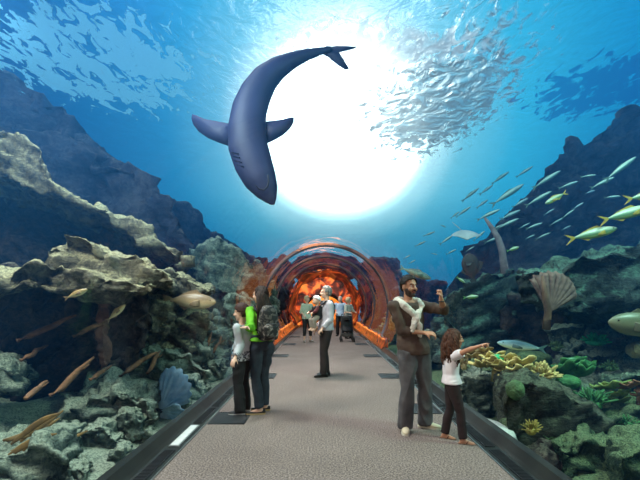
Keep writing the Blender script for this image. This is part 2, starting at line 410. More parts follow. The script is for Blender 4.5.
# ================================================================ the water
m, nt, N, L, out = newmat('sea_water')
vsn = N.new('ShaderNodeVolumeScatter'); vsn.inputs['Color'].default_value = (0.07, 0.36, 0.9, 1); vsn.inputs['Density'].default_value = 0.02; vsn.inputs['Anisotropy'].default_value = 0.35
va_ = N.new('ShaderNodeVolumeAbsorption'); va_.inputs['Color'].default_value = (0.25, 0.78, 0.95, 1); va_.inputs['Density'].default_value = 0.05
ad = N.new('ShaderNodeAddShader'); L.new(vsn.outputs[0], ad.inputs[0]); L.new(va_.outputs[0], ad.inputs[1]); L.new(ad.outputs[0], out.inputs['Volume'])
trn = N.new('ShaderNodeBsdfTransparent'); L.new(trn.outputs[0], out.inputs['Surface'])
WATER = m
WX, WY0, WY1, WZ = 22.0, Y0, 40.0, 7.6
bm = bmesh.new()
ap = arch_pts(RT + 0.09)[::-1]     # from the left foot over to the right foot
prof = [(-WX, -0.6), (-WX, WZ), (WX, WZ), (WX, -0.6), (1.9, -0.6)] + ap[::-1] + [(-1.9, -0.6)]
v0 = [bm.verts.new((x, WY0, z)) for x, z in prof]; v1 = [bm.verts.new((x, WY1, z)) for x, z in prof]
n = len(prof)
for k in range(n): bm.faces.new((v0[k], v0[(k + 1) % n], v1[(k + 1) % n], v1[k]))
bm.faces.new(v0); bm.faces.new(v1[::-1]); bmesh.ops.recalc_face_normals(bm, faces=bm.faces)
o = obj('water', bm, WATER, smooth=False); tag(o, 'clear blue sea water filling the tank around the tunnel', 'water', kind='stuff')

# rippled surface overhead
m, nt, N, L, out = newmat('water_surface')
tr = N.new('ShaderNodeBsdfTransparent'); tr.inputs[0].default_value = (1, 1, 1, 1)
rf = N.new('ShaderNodeBsdfRefraction'); rf.inputs['IOR'].default_value = 1.12; rf.inputs['Roughness'].default_value = 0.0; rf.inputs[0].default_value = (1, 1, 1, 1)
tl = N.new('ShaderNodeBsdfTranslucent'); tl.inputs[0].default_value = (0.9, 0.97, 1, 1)
tc = N.new('ShaderNodeTexCoord')
def snoise(s, det, dist, stretch=(1, 1, 1)):
    mp = N.new('ShaderNodeMapping'); mp.inputs['Scale'].default_value = stretch; L.new(tc.outputs['Object'], mp.inputs['Vector'])
    nz = N.new('ShaderNodeTexNoise'); nz.inputs['Scale'].default_value = s; nz.inputs['Detail'].default_value = det; nz.inputs['Distortion'].default_value = dist
    L.new(mp.outputs[0], nz.inputs['Vector']); return nz
w1 = snoise(1.7, 6, 1.2, (1, .8, 1)); w3 = snoise(3.1, 9, 1.0, (1, .5, 1))
bp = N.new('ShaderNodeBump'); bp.inputs['Strength'].default_value = 0.9; bp.inputs['Distance'].default_value = 0.3; L.new(w1.outputs['Fac'], bp.inputs['Height'])
L.new(bp.outputs[0], rf.inputs['Normal'])
ge = N.new('ShaderNodeNewGeometry')
def area(c, r, lo, hi, k):
    # painted glints and dark streaks: flecks masked in inside an ellipse of the water
    sb = N.new('ShaderNodeVectorMath'); sb.operation = 'SUBTRACT'; L.new(ge.outputs['Position'], sb.inputs[0]); sb.inputs[1].default_value = (c[0], c[1], 7.9)
    dv = N.new('ShaderNodeVectorMath'); dv.operation = 'DIVIDE'; L.new(sb.outputs[0], dv.inputs[0]); dv.inputs[1].default_value = (r[0], r[1], 100)
    ln = N.new('ShaderNodeVectorMath'); ln.operation = 'LENGTH'; L.new(dv.outputs[0], ln.inputs[0])
    mr = N.new('ShaderNodeMapRange'); mr.inputs['From Min'].default_value = 0.35; mr.inputs['From Max'].default_value = 1.1; mr.inputs['To Min'].default_value = .20; mr.inputs['To Max'].default_value = -.25; L.new(ln.outputs['Value'], mr.inputs['Value'])
    ad = N.new('ShaderNodeMath'); ad.operation = 'ADD'; L.new(w3.outputs['Fac'], ad.inputs[0]); L.new(mr.outputs[0], ad.inputs[1])
    rp = ramp(N, [(lo, (0, 0, 0, 1)), (hi, (k, k, k, 1))]); L.new(ad.outputs[0], rp.inputs[0]); return rp
def shade(prev, msk, sh):
    m_ = N.new('ShaderNodeMixShader'); L.new(msk.outputs[0], m_.inputs[0]); L.new(prev.outputs[0], m_.inputs[1]); L.new(sh.outputs[0], m_.inputs[2]); return m_
m1 = N.new('ShaderNodeMixShader'); m1.inputs[0].default_value = 0.09; L.new(tr.outputs[0], m1.inputs[1]); L.new(rf.outputs[0], m1.inputs[2])
dk = N.new('ShaderNodeBsdfTransparent'); dk.inputs[0].default_value = (.10, .30, .55, 1)  # tint that paints dark caustic streaks into the right patch
tl2 = N.new('ShaderNodeBsdfTranslucent'); tl2.inputs[0].default_value = (0.35, 0.85, 1, 1)
cur = shade(m1, area((-6.2, 11.3), (4.6, 4.6), .60, .64, .6), tl2)
gl2 = N.new('ShaderNodeMixShader'); gl2.inputs[0].default_value = .3; L.new(rf.outputs[0], gl2.inputs[1]); L.new(tl.outputs[0], gl2.inputs[2])
cur = shade(cur, area((3.6, 13.8), (2.9, 6.0), .46, .58, .9), gl2)
cur = shade(cur, area((1.5, 10.6), (4.0, 1.5), .56, .66, .6), tl)
cur = shade(cur, area((8.6, 12.5), (3.6, 3.4), .56, .64, .75), dk)
L.new(cur.outputs[0], out.inputs[0])
bm = bmesh.new(); bmesh.ops.create_grid(bm, x_segments=220, y_segments=220, size=1.0, matrix=Matrix.Diagonal((140, 140, 1, 1)))
for v in bm.verts: v.co.z += 0.08 * noise.fractal(v.co * 0.35, 0.8, 2.0, 4)
o = obj('water_surface', bm, m, loc=(0, 130, 7.9)); tag(o, 'rippled water surface seen from below with bright flecks', 'water', kind='stuff')

# ================================================================ lamps
def lamp(kind, loc, power, color=(1, 1, 1), size=1.0, target=None, spot=None, name='lamp', blend=0.6, size_y=None):
    l = bpy.data.lights.new(name, kind); l.energy = power; l.color = color
    if kind == 'AREA':
        l.size = size
        if size_y: l.shape = 'RECTANGLE'; l.size_y = size_y
    elif kind == 'SUN': l.angle = size
    else: l.shadow_soft_size = size
    if spot: l.spot_size = R(spot); l.spot_blend = blend
    o = bpy.data.objects.new(name, l); link(o); o.location = loc
    if target is not None: o.rotation_euler = (Vector(target) - Vector(loc)).to_track_quat('-Z', 'Y').to_euler()
    return o
WARM = (1.0, 0.86, 0.74)
# unseen lights: a hall lamp behind, and spots added along the crown for the floor
lamp('AREA', (0.3, -2.5, 2.7), 105, WARM, 1.4, (0.2, 6, 1.0), name='entrance_lamp')
for y, p in ((3.0, 20), (8.6, 62), (13.0, 50), (17.5, 40), (21.5, 25)):
    lamp('SPOT', (-0.5, y, 3.3), p * 6, (1, .93, .86), 0.15, (0.15, y - 0.3, 0), 110, name='crown_fill')
# the fire glow
for y, p in ((25.6, 14), (30, 95), (33, 110)): lamp('POINT', (0, y, 1.9), p, (1, .30, .06), 0.25, name='amber_lamp')
# daylight from above, and unseen lamps added in the tank to light the rocks
sun = lamp('SUN', (0, 0, 20), 1.5, (1, .97, .92), R(6), name='daylight'); sun.rotation_euler = Vector((0.32, -0.12, -1)).to_track_quat('-Z', 'Y').to_euler()
lamp('AREA', (-6, 3.5, 7.3), 600, (1, .93, .82), 2, (-5.2, 7.0, 1.8), name='unseen_tank_lamp')
lamp('AREA', (-3.2, 6.2, 7.3), 420, (.85, .96, 1), 1.5, (-4.2, 11.5, 1.0), name='unseen_tank_lamp')  # added to lift the dark rocks at mid left
lamp('AREA', (-9, 8, 7.5), 300, (.75, .8, 1), 3, (-10.0, 15, 3), name='unseen_tank_lamp')  # blue light added to tint the far left slope like haze
lamp('AREA', (5.6, 3.0, 6.6), 520, (.62, 1, .82), 2, (3.6, 7.2, 0), name='unseen_tank_lamp')
lamp('AREA', (9, 8, 7.5), 240, (.5, .7, 1), 3, (9, 15, 2), name='unseen_tank_lamp')  # blue light added to tint the far right slope like haze
lamp('AREA', (-3.5, 4.2, 4.7), 80, (1, .98, .92), .8, (-2.7, 7.0, 0.2), name='unseen_tank_lamp')  # low light added to brighten the clam and left foreground
lamp('AREA', (3.4, 4.0, 4.6), 45, (.8, 1, .9), .8, (2.8, 6.6, 0.3), name='unseen_tank_lamp')
# ================================================================ rocks and sea bed
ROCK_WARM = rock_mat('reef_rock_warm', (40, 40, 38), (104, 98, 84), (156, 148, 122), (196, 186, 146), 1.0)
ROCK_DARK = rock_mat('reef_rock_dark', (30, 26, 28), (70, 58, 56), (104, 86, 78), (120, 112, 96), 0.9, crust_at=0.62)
ROCK_LEDGE = rock_mat('reef_rock_ledge_teal', (24, 28, 30), (56, 62, 62), (84, 98, 94), (104, 142, 126), 1.2, crust_at=.5)
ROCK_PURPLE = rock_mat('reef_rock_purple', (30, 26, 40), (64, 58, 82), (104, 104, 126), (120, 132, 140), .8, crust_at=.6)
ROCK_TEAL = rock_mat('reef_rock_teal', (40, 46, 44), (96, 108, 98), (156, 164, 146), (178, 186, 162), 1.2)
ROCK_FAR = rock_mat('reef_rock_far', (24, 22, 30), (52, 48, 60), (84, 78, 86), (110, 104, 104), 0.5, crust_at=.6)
ROCK_GREEN = rock_mat('reef_rock_algae', (22, 34, 28), (60, 78, 60), (108, 122, 92), (130, 148, 106), 1.6)
SAND = rock_mat('sea_sand', (120, 130, 120), (165, 172, 160), (200, 205, 195), (210, 214, 202), 2.0, bump=0.3)
def poly(pts, d0, d1, grow=0.0):
    """outline traced at the near distance and repeated at the far one, so the hull has real depth"""
    out = []
    for p in pts:
        px, py = p[0], p[1]; dd = p[2] if len(p) > 2 else 0.0
        a = P(px, py, d0 + dd); out.append(a)
        bq = a + Vector((math.copysign(grow, a.x), d1 - d0, 0)); out.append(bq)
    return out
BED = (0.45, 0.15, 1)
# ---- left side
rock('rock_ledge', 'broad pale rock ledge jutting over a dark hollow on the left', [
    poly([(-60, 266), (0, 262), (36, 264), (60, 272), (60, 286), (-60, 290)], 5.6, 8.0, 1.2),
    poly([(34, 266), (44, 242), (62, 230), (96, 238), (112, 252), (112, 276), (60, 284)], 5.8, 8.2, .8),
    poly([(96, 244), (140, 254), (170, 270), (176, 286), (110, 280)], 5.9, 8.2, .8),
    poly([(-20, 268), (40, 262), (100, 275), (160, 285), (150, 296), (60, 292), (-20, 290)], 5.2, 6.6, 1.0)],
    ROCK_WARM, 0.17, 1.0, 0.06, 1, BED)
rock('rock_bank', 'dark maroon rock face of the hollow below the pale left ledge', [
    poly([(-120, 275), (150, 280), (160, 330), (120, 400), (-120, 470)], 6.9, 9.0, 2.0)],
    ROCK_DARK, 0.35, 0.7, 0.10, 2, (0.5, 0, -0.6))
rock('rock_ledge', 'pale rock spur at the tip of the left ledge above the brown grouper', [
    poly([(148, 270), (175, 270), (205, 283), (216, 290), (200, 298), (150, 294)], 8.2, 10.0, .6)], ROCK_WARM, 0.14, 1.4, 0.05, 3, BED)
rock('rock_ledge', 'long slanting pale ledge high on the left running down to the right', [
    poly([(-80, 104), (0, 124), (40, 146), (54, 174), (10, 162), (-80, 150)], 8.0, 10.0, 1.5),
    poly([(-80, 136), (10, 152), (60, 184), (110, 208), (110, 216), (60, 196), (0, 166), (-80, 152)], 8.0, 10.5, 1.5),
    poly([(95, 200), (130, 219), (165, 241), (192, 262), (150, 246), (95, 214)], 8.4, 10.5, 1.0)],
    ROCK_WARM, 0.17, 1.0, 0.07, 4, (0.6, 0.1, 1))
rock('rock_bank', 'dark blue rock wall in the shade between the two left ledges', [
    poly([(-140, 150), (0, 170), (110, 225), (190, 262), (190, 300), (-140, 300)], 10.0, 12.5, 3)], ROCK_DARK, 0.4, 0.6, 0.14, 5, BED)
rock('wall_left', 'dark upper rock slope rising to the top left under the surface', [
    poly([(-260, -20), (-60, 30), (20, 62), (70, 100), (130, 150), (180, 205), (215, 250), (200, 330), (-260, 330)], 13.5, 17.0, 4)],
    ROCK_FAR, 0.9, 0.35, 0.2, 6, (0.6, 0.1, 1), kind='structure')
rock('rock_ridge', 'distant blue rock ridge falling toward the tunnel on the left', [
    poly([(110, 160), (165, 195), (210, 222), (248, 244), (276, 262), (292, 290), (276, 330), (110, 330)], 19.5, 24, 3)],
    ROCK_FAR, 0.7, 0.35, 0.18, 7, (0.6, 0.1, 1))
rock('rock_mound', 'rounded teal grey rock hump above and right of the brown grouper', [
    poly([(184, 262), (200, 244), (222, 238), (246, 256), (262, 276), (235, 294), (205, 285)], 13.0, 15.0, 1)], ROCK_TEAL, 0.18, 0.9, 0.08, 8, BED)
rock('rock_mound', 'mottled teal rock behind the woman in green, beside the tunnel wall', [
    poly([(214, 268), (236, 262), (256, 280), (264, 306), (258, 332), (225, 330), (206, 300)], 14.2, 16.0, .5)], ROCK_TEAL, 0.25, 0.9, 0.07, 9, BED)
rock('rock_mound', 'teal grey boulder left of the boy, close to the glass', [
    poly([(192, 326), (218, 312), (236, 326), (238, 356), (222, 372), (190, 366)], 10.9, 12.2, .4)], ROCK_TEAL, 0.22, 1.0, 0.06, 10, BED)
rock('rock_mound', 'rubble coloured rock under the brown grouper', [
    poly([(140, 322), (165, 312), (200, 310), (214, 326), (205, 352), (160, 362), (140, 350)], 8.6, 10.4, .6)], ROCK_WARM, 0.22, 1.1, 0.06, 11, BED)
rock('boulder', 'pale grey boulder behind the blue shell on the left', [
    poly([(118, 362), (150, 348), (190, 356), (212, 376), (198, 398), (160, 416), (120, 408)], 7.8, 9.0, .6)], ROCK_TEAL, 0.2, 1.2, 0.05, 12, BED)
rock('boulder', 'large pale boulder at the bottom left below the blue shell', [
    poly([(52, 428), (72, 402), (110, 388), (146, 396), (164, 418), (150, 446), (100, 486), (50, 490)], 5.25, 6.6, .6)], ROCK_TEAL, 0.2, 1.1, 0.05, 13, BED)
rock('boulder', 'low pale rock filling the bottom left corner', [
    poly([(-60, 470), (0, 455), (40, 442), (66, 452), (80, 490), (-60, 520)], 3.9, 5.0, .4)], ROCK_TEAL, 0.13, 1.4, 0.04, 14, BED)
rock('boulder', 'pale lump of rock at the left edge above the corner rock', [
    poly([(-60, 370), (-5, 362), (14, 372), (16, 392), (0, 402), (-60, 405)], 5.2, 6.2, .4)], ROCK_TEAL, 0.14, 1.3, 0.045, 15, BED)
rock('rock_rib', 'slim reddish brown upright rock rib in the left hollow', [
    poly([(95, 290), (102, 288), (104, 330), (106, 366), (99, 372), (94, 335)], 6.2, 6.6, .1)], simple('red_rock', (128, 84, 66), .9, (84, 56, 48), 4, bump=.6, bscale=12), 0.05, 2.2, 0.025, 16)
# ---- right side
rock('rock_mound', 'large dark rock mound behind the raised fist and the pale sea fan', [
    poly([(437, 330), (446, 306), (468, 284), (488, 272), (516, 263), (535, 275), (530, 345), (480, 372), (440, 360)], 9.6, 12.5, 1)],
    ROCK_LEDGE, 0.28, 0.9, 0.08, 21, (-.3, 0, 1))
rock('rock_ledge', 'big dark overhanging rock ledge on the right with streaked teal top', [
    poly([(512, 268), (545, 258), (600, 249), (660, 232), (740, 215), (740, 330), (620, 322), (560, 318), (520, 310)], 6.4, 9.5, 2)],
    ROCK_LEDGE, 0.3, 0.8, 0.08, 22, (-.4, 0, 1))
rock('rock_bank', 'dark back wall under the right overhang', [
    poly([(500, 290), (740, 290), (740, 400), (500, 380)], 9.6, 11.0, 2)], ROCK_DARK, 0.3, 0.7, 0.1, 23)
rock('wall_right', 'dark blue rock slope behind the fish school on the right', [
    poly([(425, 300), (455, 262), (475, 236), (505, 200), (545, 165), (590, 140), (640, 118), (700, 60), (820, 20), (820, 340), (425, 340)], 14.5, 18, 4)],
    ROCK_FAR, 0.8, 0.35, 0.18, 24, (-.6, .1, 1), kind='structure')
rock('boulder', 'round grey green boulder just right of the pointing girl', [
    poly([(458, 388), (466, 376), (480, 373), (495, 377), (503, 392), (502, 412), (485, 425), (462, 420)], 6.9, 7.9, .3)], ROCK_TEAL, 0.12, 1.6, 0.035, 25)
rock('boulder', 'broad dark slab like boulder in the lower right foreground', [
    poly([(500, 404), (510, 386), (532, 379), (554, 387), (588, 403), (622, 428), (620, 452), (590, 480), (540, 485), (508, 455)], 5.0, 6.6, .5)], rock_mat('reef_rock_slab', (30, 34, 30), (60, 62, 52), (86, 90, 74), (112, 120, 96), 1.2, crust_at=.6), 0.09, 1.2, 0.04, 26, (-.6, 0, 1))
rock('boulder', 'green boulder in the bottom right corner', [
    poly([(618, 466), (624, 455), (645, 448), (680, 455), (680, 510), (618, 500)], 4.0, 4.8, .3)], ROCK_GREEN, 0.08, 1.8, 0.035, 27)
rock('rock_mound', 'teal rubble slope at the right edge behind the slab boulder', [
    poly([(575, 392), (610, 378), (660, 372), (740, 372), (740, 450), (600, 440)], 6.6, 8.4, .8)], ROCK_TEAL, 0.2, 1.4, 0.05, 28)
rock('rock_mound', 'dim teal rubble heap at the back of the right reef', [
    poly([(555, 352), (590, 338), (640, 334), (740, 330), (740, 378), (560, 376)], 8.4, 9.8, .8)], ROCK_TEAL, 0.22, 1.4, 0.06, 29)
rock('rock_mound', 'mossy reef rock under the yellow table corals', [
    poly([(468, 372), (500, 366), (550, 366), (585, 372), (590, 392), (540, 402), (470, 398)], 7.6, 9.2, .4)], ROCK_GREEN, 0.16, 1.4, 0.05, 30)
rock('boulder', 'small grey green rock at the foot of the right glass', [
    poly([(496, 436), (506, 428), (520, 434), (530, 450), (520, 466), (502, 456)], 5.05, 5.5, .2)], ROCK_GREEN, 0.07, 2.0, 0.03, 31)
# ---- sea bed
for sgn, nm in ((-1, 'left'), (1, 'right')):
    bm = bmesh.new(); nx, ny = 60, 120
    g = []
    for i in range(nx + 1):
        row = []
        for j in range(ny + 1):
            x = 1.98 + (21.0 - 1.98) * (i / nx) ** 1.6; y = -4.9 + 44 * j / ny
            q = min(1, (x - 1.98) / 1.5)
            z = (-0.22 if sgn < 0 else -0.42) + 0.06 * (x - 2) + q * 0.35 * noise.fractal(Vector((x * .6, y * .6, 3.1 * sgn)), .8, 2.0, 5) 
            row.append(bm.verts.new((sgn * x, y, z)))
        g.append(row)
    for i in range(nx):
        for j in range(ny):
            f = (g[i][j], g[i + 1][j], g[i + 1][j + 1], g[i][j + 1]); bm.faces.new(f if sgn > 0 else f[::-1])
    tag(obj('sea_bed', bm, ROCK_GREEN if sgn > 0 else ROCK_TEAL), kind='structure')

bm = bmesh.new()
add_loft(bm, [(P(488, 424, 5.2) + V3((0, 0, z)), V3((w, 0, 0)), V3((0, w * 1.8, 0))) for z, w in ((-.15, .30), (-.04, .26), (0, .16), (.015, .04))], 24)
tag(obj('sand_patch', bm, SAND), kind='structure')

for i, (pts, d0, d1, m_, lab) in enumerate([
    ([(560, 452), (590, 440), (622, 446), (640, 470), (610, 500), (560, 490)], 4.45, 5.2, ROCK_GREEN, 'low dark green rock beside the bottom right boulder'),
    ([(520, 462), (545, 452), (566, 466), (566, 500), (530, 500)], 4.5, 5.1, ROCK_DARK, 'low dark rock at the foot of the glass under the slab boulder'),
    ([(448, 396), (460, 386), (472, 398), (474, 418), (456, 414)], 7.6, 8.4, ROCK_TEAL, 'small teal rock between the girl and the round boulder'),
    ([(612, 420), (640, 410), (700, 410), (700, 452), (625, 452)], 5.6, 6.8, ROCK_GREEN, 'rubble rock behind the green corner boulder'),
    ([(545, 330), (590, 322), (640, 326), (640, 345), (560, 350)], 9.0, 9.8, ROCK_TEAL, 'far teal rock shelf behind the bright green soft coral'),
    ([(590, 356), (628, 350), (660, 356), (660, 378), (600, 380)], 7.4, 8.3, ROCK_TEAL, 'teal rock between the leafy coral and the tan brain coral')]):
    rock('boulder', lab, [poly(pts, d0, d1, .3)], m_, .10, 1.8, .04, 40 + i)
for i, (pts, d0, d1, m_, lab) in enumerate([
    ([(120, 300), (150, 296), (172, 306), (168, 330), (140, 346), (116, 336)], 7.6, 9.0, ROCK_WARM, 'brown grey rock block left of the grouper under the ledge tip'),
    ([(168, 352), (196, 338), (214, 350), (206, 372), (176, 374)], 8.6, 9.8, ROCK_TEAL, 'grey rock between the clam and the teal boulder by the boy'),
    ([(104, 340), (128, 330), (150, 344), (146, 366), (110, 370)], 7.4, 8.6, ROCK_TEAL, 'grey rock block above the pale grey boulder behind the clam'),
    ([(176, 384), (196, 376), (210, 386), (204, 404), (180, 410)], 7.4, 8.2, ROCK_TEAL, 'small mottled rock right of the clam by the glass'),
    ([(222, 300), (244, 292), (260, 306), (262, 330), (236, 340)], 12.2, 13.4, ROCK_TEAL, 'teal rock right behind the head of the boy'),
    ([(236, 262), (258, 262), (276, 284), (280, 312), (262, 322), (246, 296)], 17.0, 18.6, ROCK_TEAL, 'far teal rock beside the dark tunnel arches')]):
    rock('boulder', lab, [poly(pts, d0, d1, .3)], m_, .16, 1.3, .05, 60 + i, BED)

for i, (pts, d0, d1, m_, lab) in enumerate([
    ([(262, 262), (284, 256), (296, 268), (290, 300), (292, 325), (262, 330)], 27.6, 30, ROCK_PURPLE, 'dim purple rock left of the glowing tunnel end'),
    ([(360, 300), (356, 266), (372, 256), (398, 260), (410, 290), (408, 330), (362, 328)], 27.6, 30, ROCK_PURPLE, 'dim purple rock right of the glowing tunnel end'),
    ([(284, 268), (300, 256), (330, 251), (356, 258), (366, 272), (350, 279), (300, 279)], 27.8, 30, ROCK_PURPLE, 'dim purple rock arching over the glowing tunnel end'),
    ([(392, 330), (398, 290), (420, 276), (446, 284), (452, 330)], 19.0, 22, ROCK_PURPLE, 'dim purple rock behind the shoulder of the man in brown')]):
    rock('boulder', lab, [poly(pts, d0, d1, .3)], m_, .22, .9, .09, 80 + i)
for i, (x, y, w, h, d, lab) in enumerate([(72, 474, 26, 14, 4.0, 'small pale stone in the bottom left corner by the kerb'), (96, 446, 46, 34, 4.7, 'rounded stone in front of the large pale boulder'), (124, 428, 36, 26, 5.0, 'stone between the large pale boulder and the clam'), (118, 458, 22, 14, 4.25, 'small stone below the large pale boulder by the left kerb'), (146, 438, 22, 13, 5.0, 'small stone right of the large pale boulder'), (182, 405, 18, 12, 6.7, 'small stone under the open end of the blue clam'), (202, 389, 16, 12, 7.8, 'small stone by the left kerb beyond the clam')]):
    rock('stone', lab, [poly([(x - w * .5, y), (x - w * .3, y - h * .5), (x + w * .1, y - h * .6), (x + w * .5, y - h * .1), (x + w * .4, y + h * .5), (x - w * .3, y + h * .5)], d, d + .35, .08)], ROCK_TEAL, .05, 3.0, .02, 90 + i, cat='stone')

rock('boulder', 'teal rock past the man in brown, just outside the right glass', [poly([(380, 328), (387, 312), (400, 310), (410, 326), (408, 343), (383, 342)], 17.8, 19.4, .3)], ROCK_TEAL, .16, 1.3, .06, 97)
rock('boulder', 'teal rock behind the legs of the man in brown by the glass', [poly([(410, 352), (414, 336), (430, 330), (446, 346), (444, 366), (414, 362)], 11.3, 12.6, .3)], ROCK_TEAL, .16, 1.3, .05, 98)

rock('boulder', 'grey teal rock by the left glass just before the boy', [poly([(196, 388), (206, 366), (224, 360), (230, 370), (224, 378), (206, 394)], 9.1, 10.0, .25)], ROCK_TEAL, .14, 1.6, .04, 99)
# ================================================================ people
SKIN_TAN = simple('skin_tan', (190, 138, 108), 0.5, (172, 120, 92), 6)
SKIN_FAIR = simple('skin_fair', (222, 178, 150), 0.5, (204, 156, 130), 6)
EYE_W = simple('eye_white', (232, 228, 222), 0.25, (225, 220, 215)); EYE_D = simple('eye_dark', (30, 20, 16), 0.2)
LIP = simple('lips', (168, 96, 84), 0.45)
V = Vector
def fwd(y): return V((math.sin(R(y)), -math.cos(R(y)), 0))
def lft(y): return V((math.cos(R(y)), math.sin(R(y)), 0))
def on_ray(prev, px, py, d, length, sign):
    """point on the line of sight (px, py) at the given distance from prev; sign -1 nearer, +1 farther"""
    o = V((CAMX, 0, CAMZ)); r = (P(px, py, 1) - o).normalized()
    w = o - prev; b = r.dot(w); c = w.dot(w) - length * length; D = b * b - c
    t = -b + sign * math.sqrt(D) if D > 0 else -b
    q = o + r * t
    return prev + (q - prev).normalized() * length
def finger(bm, root, a, n, length, r, curl, spread=None):
    p = V(root); d = V(a).normalized(); n = V(n).normalized(); ax = d.cross(n).normalized()
    pts = [p - d * length * 0.25, p]
    for k, q in enumerate((0.45, 0.32, 0.23)):
        d = Quaternion(ax, R(curl[min(k, len(curl) - 1)])) @ d
        p = p + d * length * q; pts.append(p)
    for i, (u, w) in enumerate(zip(pts, pts[1:])):
        add_cap(bm, u, r * (1 - .07 * i), w, r * (1 - .07 * (i + 1)), 8)
def hand(bm, Wp, a, n, side, s, pose):
    """a along the hand, n the way the palm looks, side +1 puts the thumb on a x n"""
    a = V(a).normalized(); n = V(n); n = (n - a * n.dot(a)).normalized(); t = a.cross(n) * side
    M = Matrix((t, a, n)).transposed()
    add_cap(bm, V(Wp) - a * .01 * s, .026 * s, V(Wp) + a * .03 * s, .03 * s, 10, 0.7, n)
    add_ell(bm, V(Wp) + a * .052 * s, (.041 * s, .05 * s, .017 * s), M, 12, 8)
    curls = {'fist': [(85, 95, 70)] * 4, 'point': [(4, 6, 4), (70, 95, 60), (75, 95, 60), (80, 95, 60)],
             'relaxed': [(18, 26, 18), (22, 28, 20), (26, 30, 22), (30, 34, 24)], 'flat': [(6, 8, 6)] * 4, 'hold': [(35, 45, 30)] * 4}[pose]
    for k, (o, ln) in enumerate(((.030, .068), (.010, .078), (-.010, .072), (-.029, .057))):
        d = (a + t * o * 3.0).normalized()
        finger(bm, V(Wp) + a * (.093 - abs(o) * .15) * s + t * o * s, d, n, ln * s, .0088 * s, curls[k])
    tc_ = (25, 30, 30) if pose in ('fist', 'hold', 'point') else (8, 10, 8)
    ta = (a * .75 + t * .7 + n * .2).normalized()
    finger(bm, V(Wp) + a * .028 * s + t * .036 * s, ta, (n - t * .6), .062 * s, .0105 * s, tc_)
def wrinkle(me, amp, f=9.0, seed=0, stretch=(1, 1, 1)):
    o = V((seed * 3.1, seed * 1.7, seed))
    def fn(co, n):
        q = V((co.x * stretch[0], co.y * stretch[1], co.z * stretch[2])) * f + o
        w = noise.noise(q + V((0, 0, noise.noise(q * .6) * 1.5)))
        return co + n * amp * (1 - abs(w) * 2.4 + 0.4 * noise.noise(q * 2.7))
    displace(me, fn)

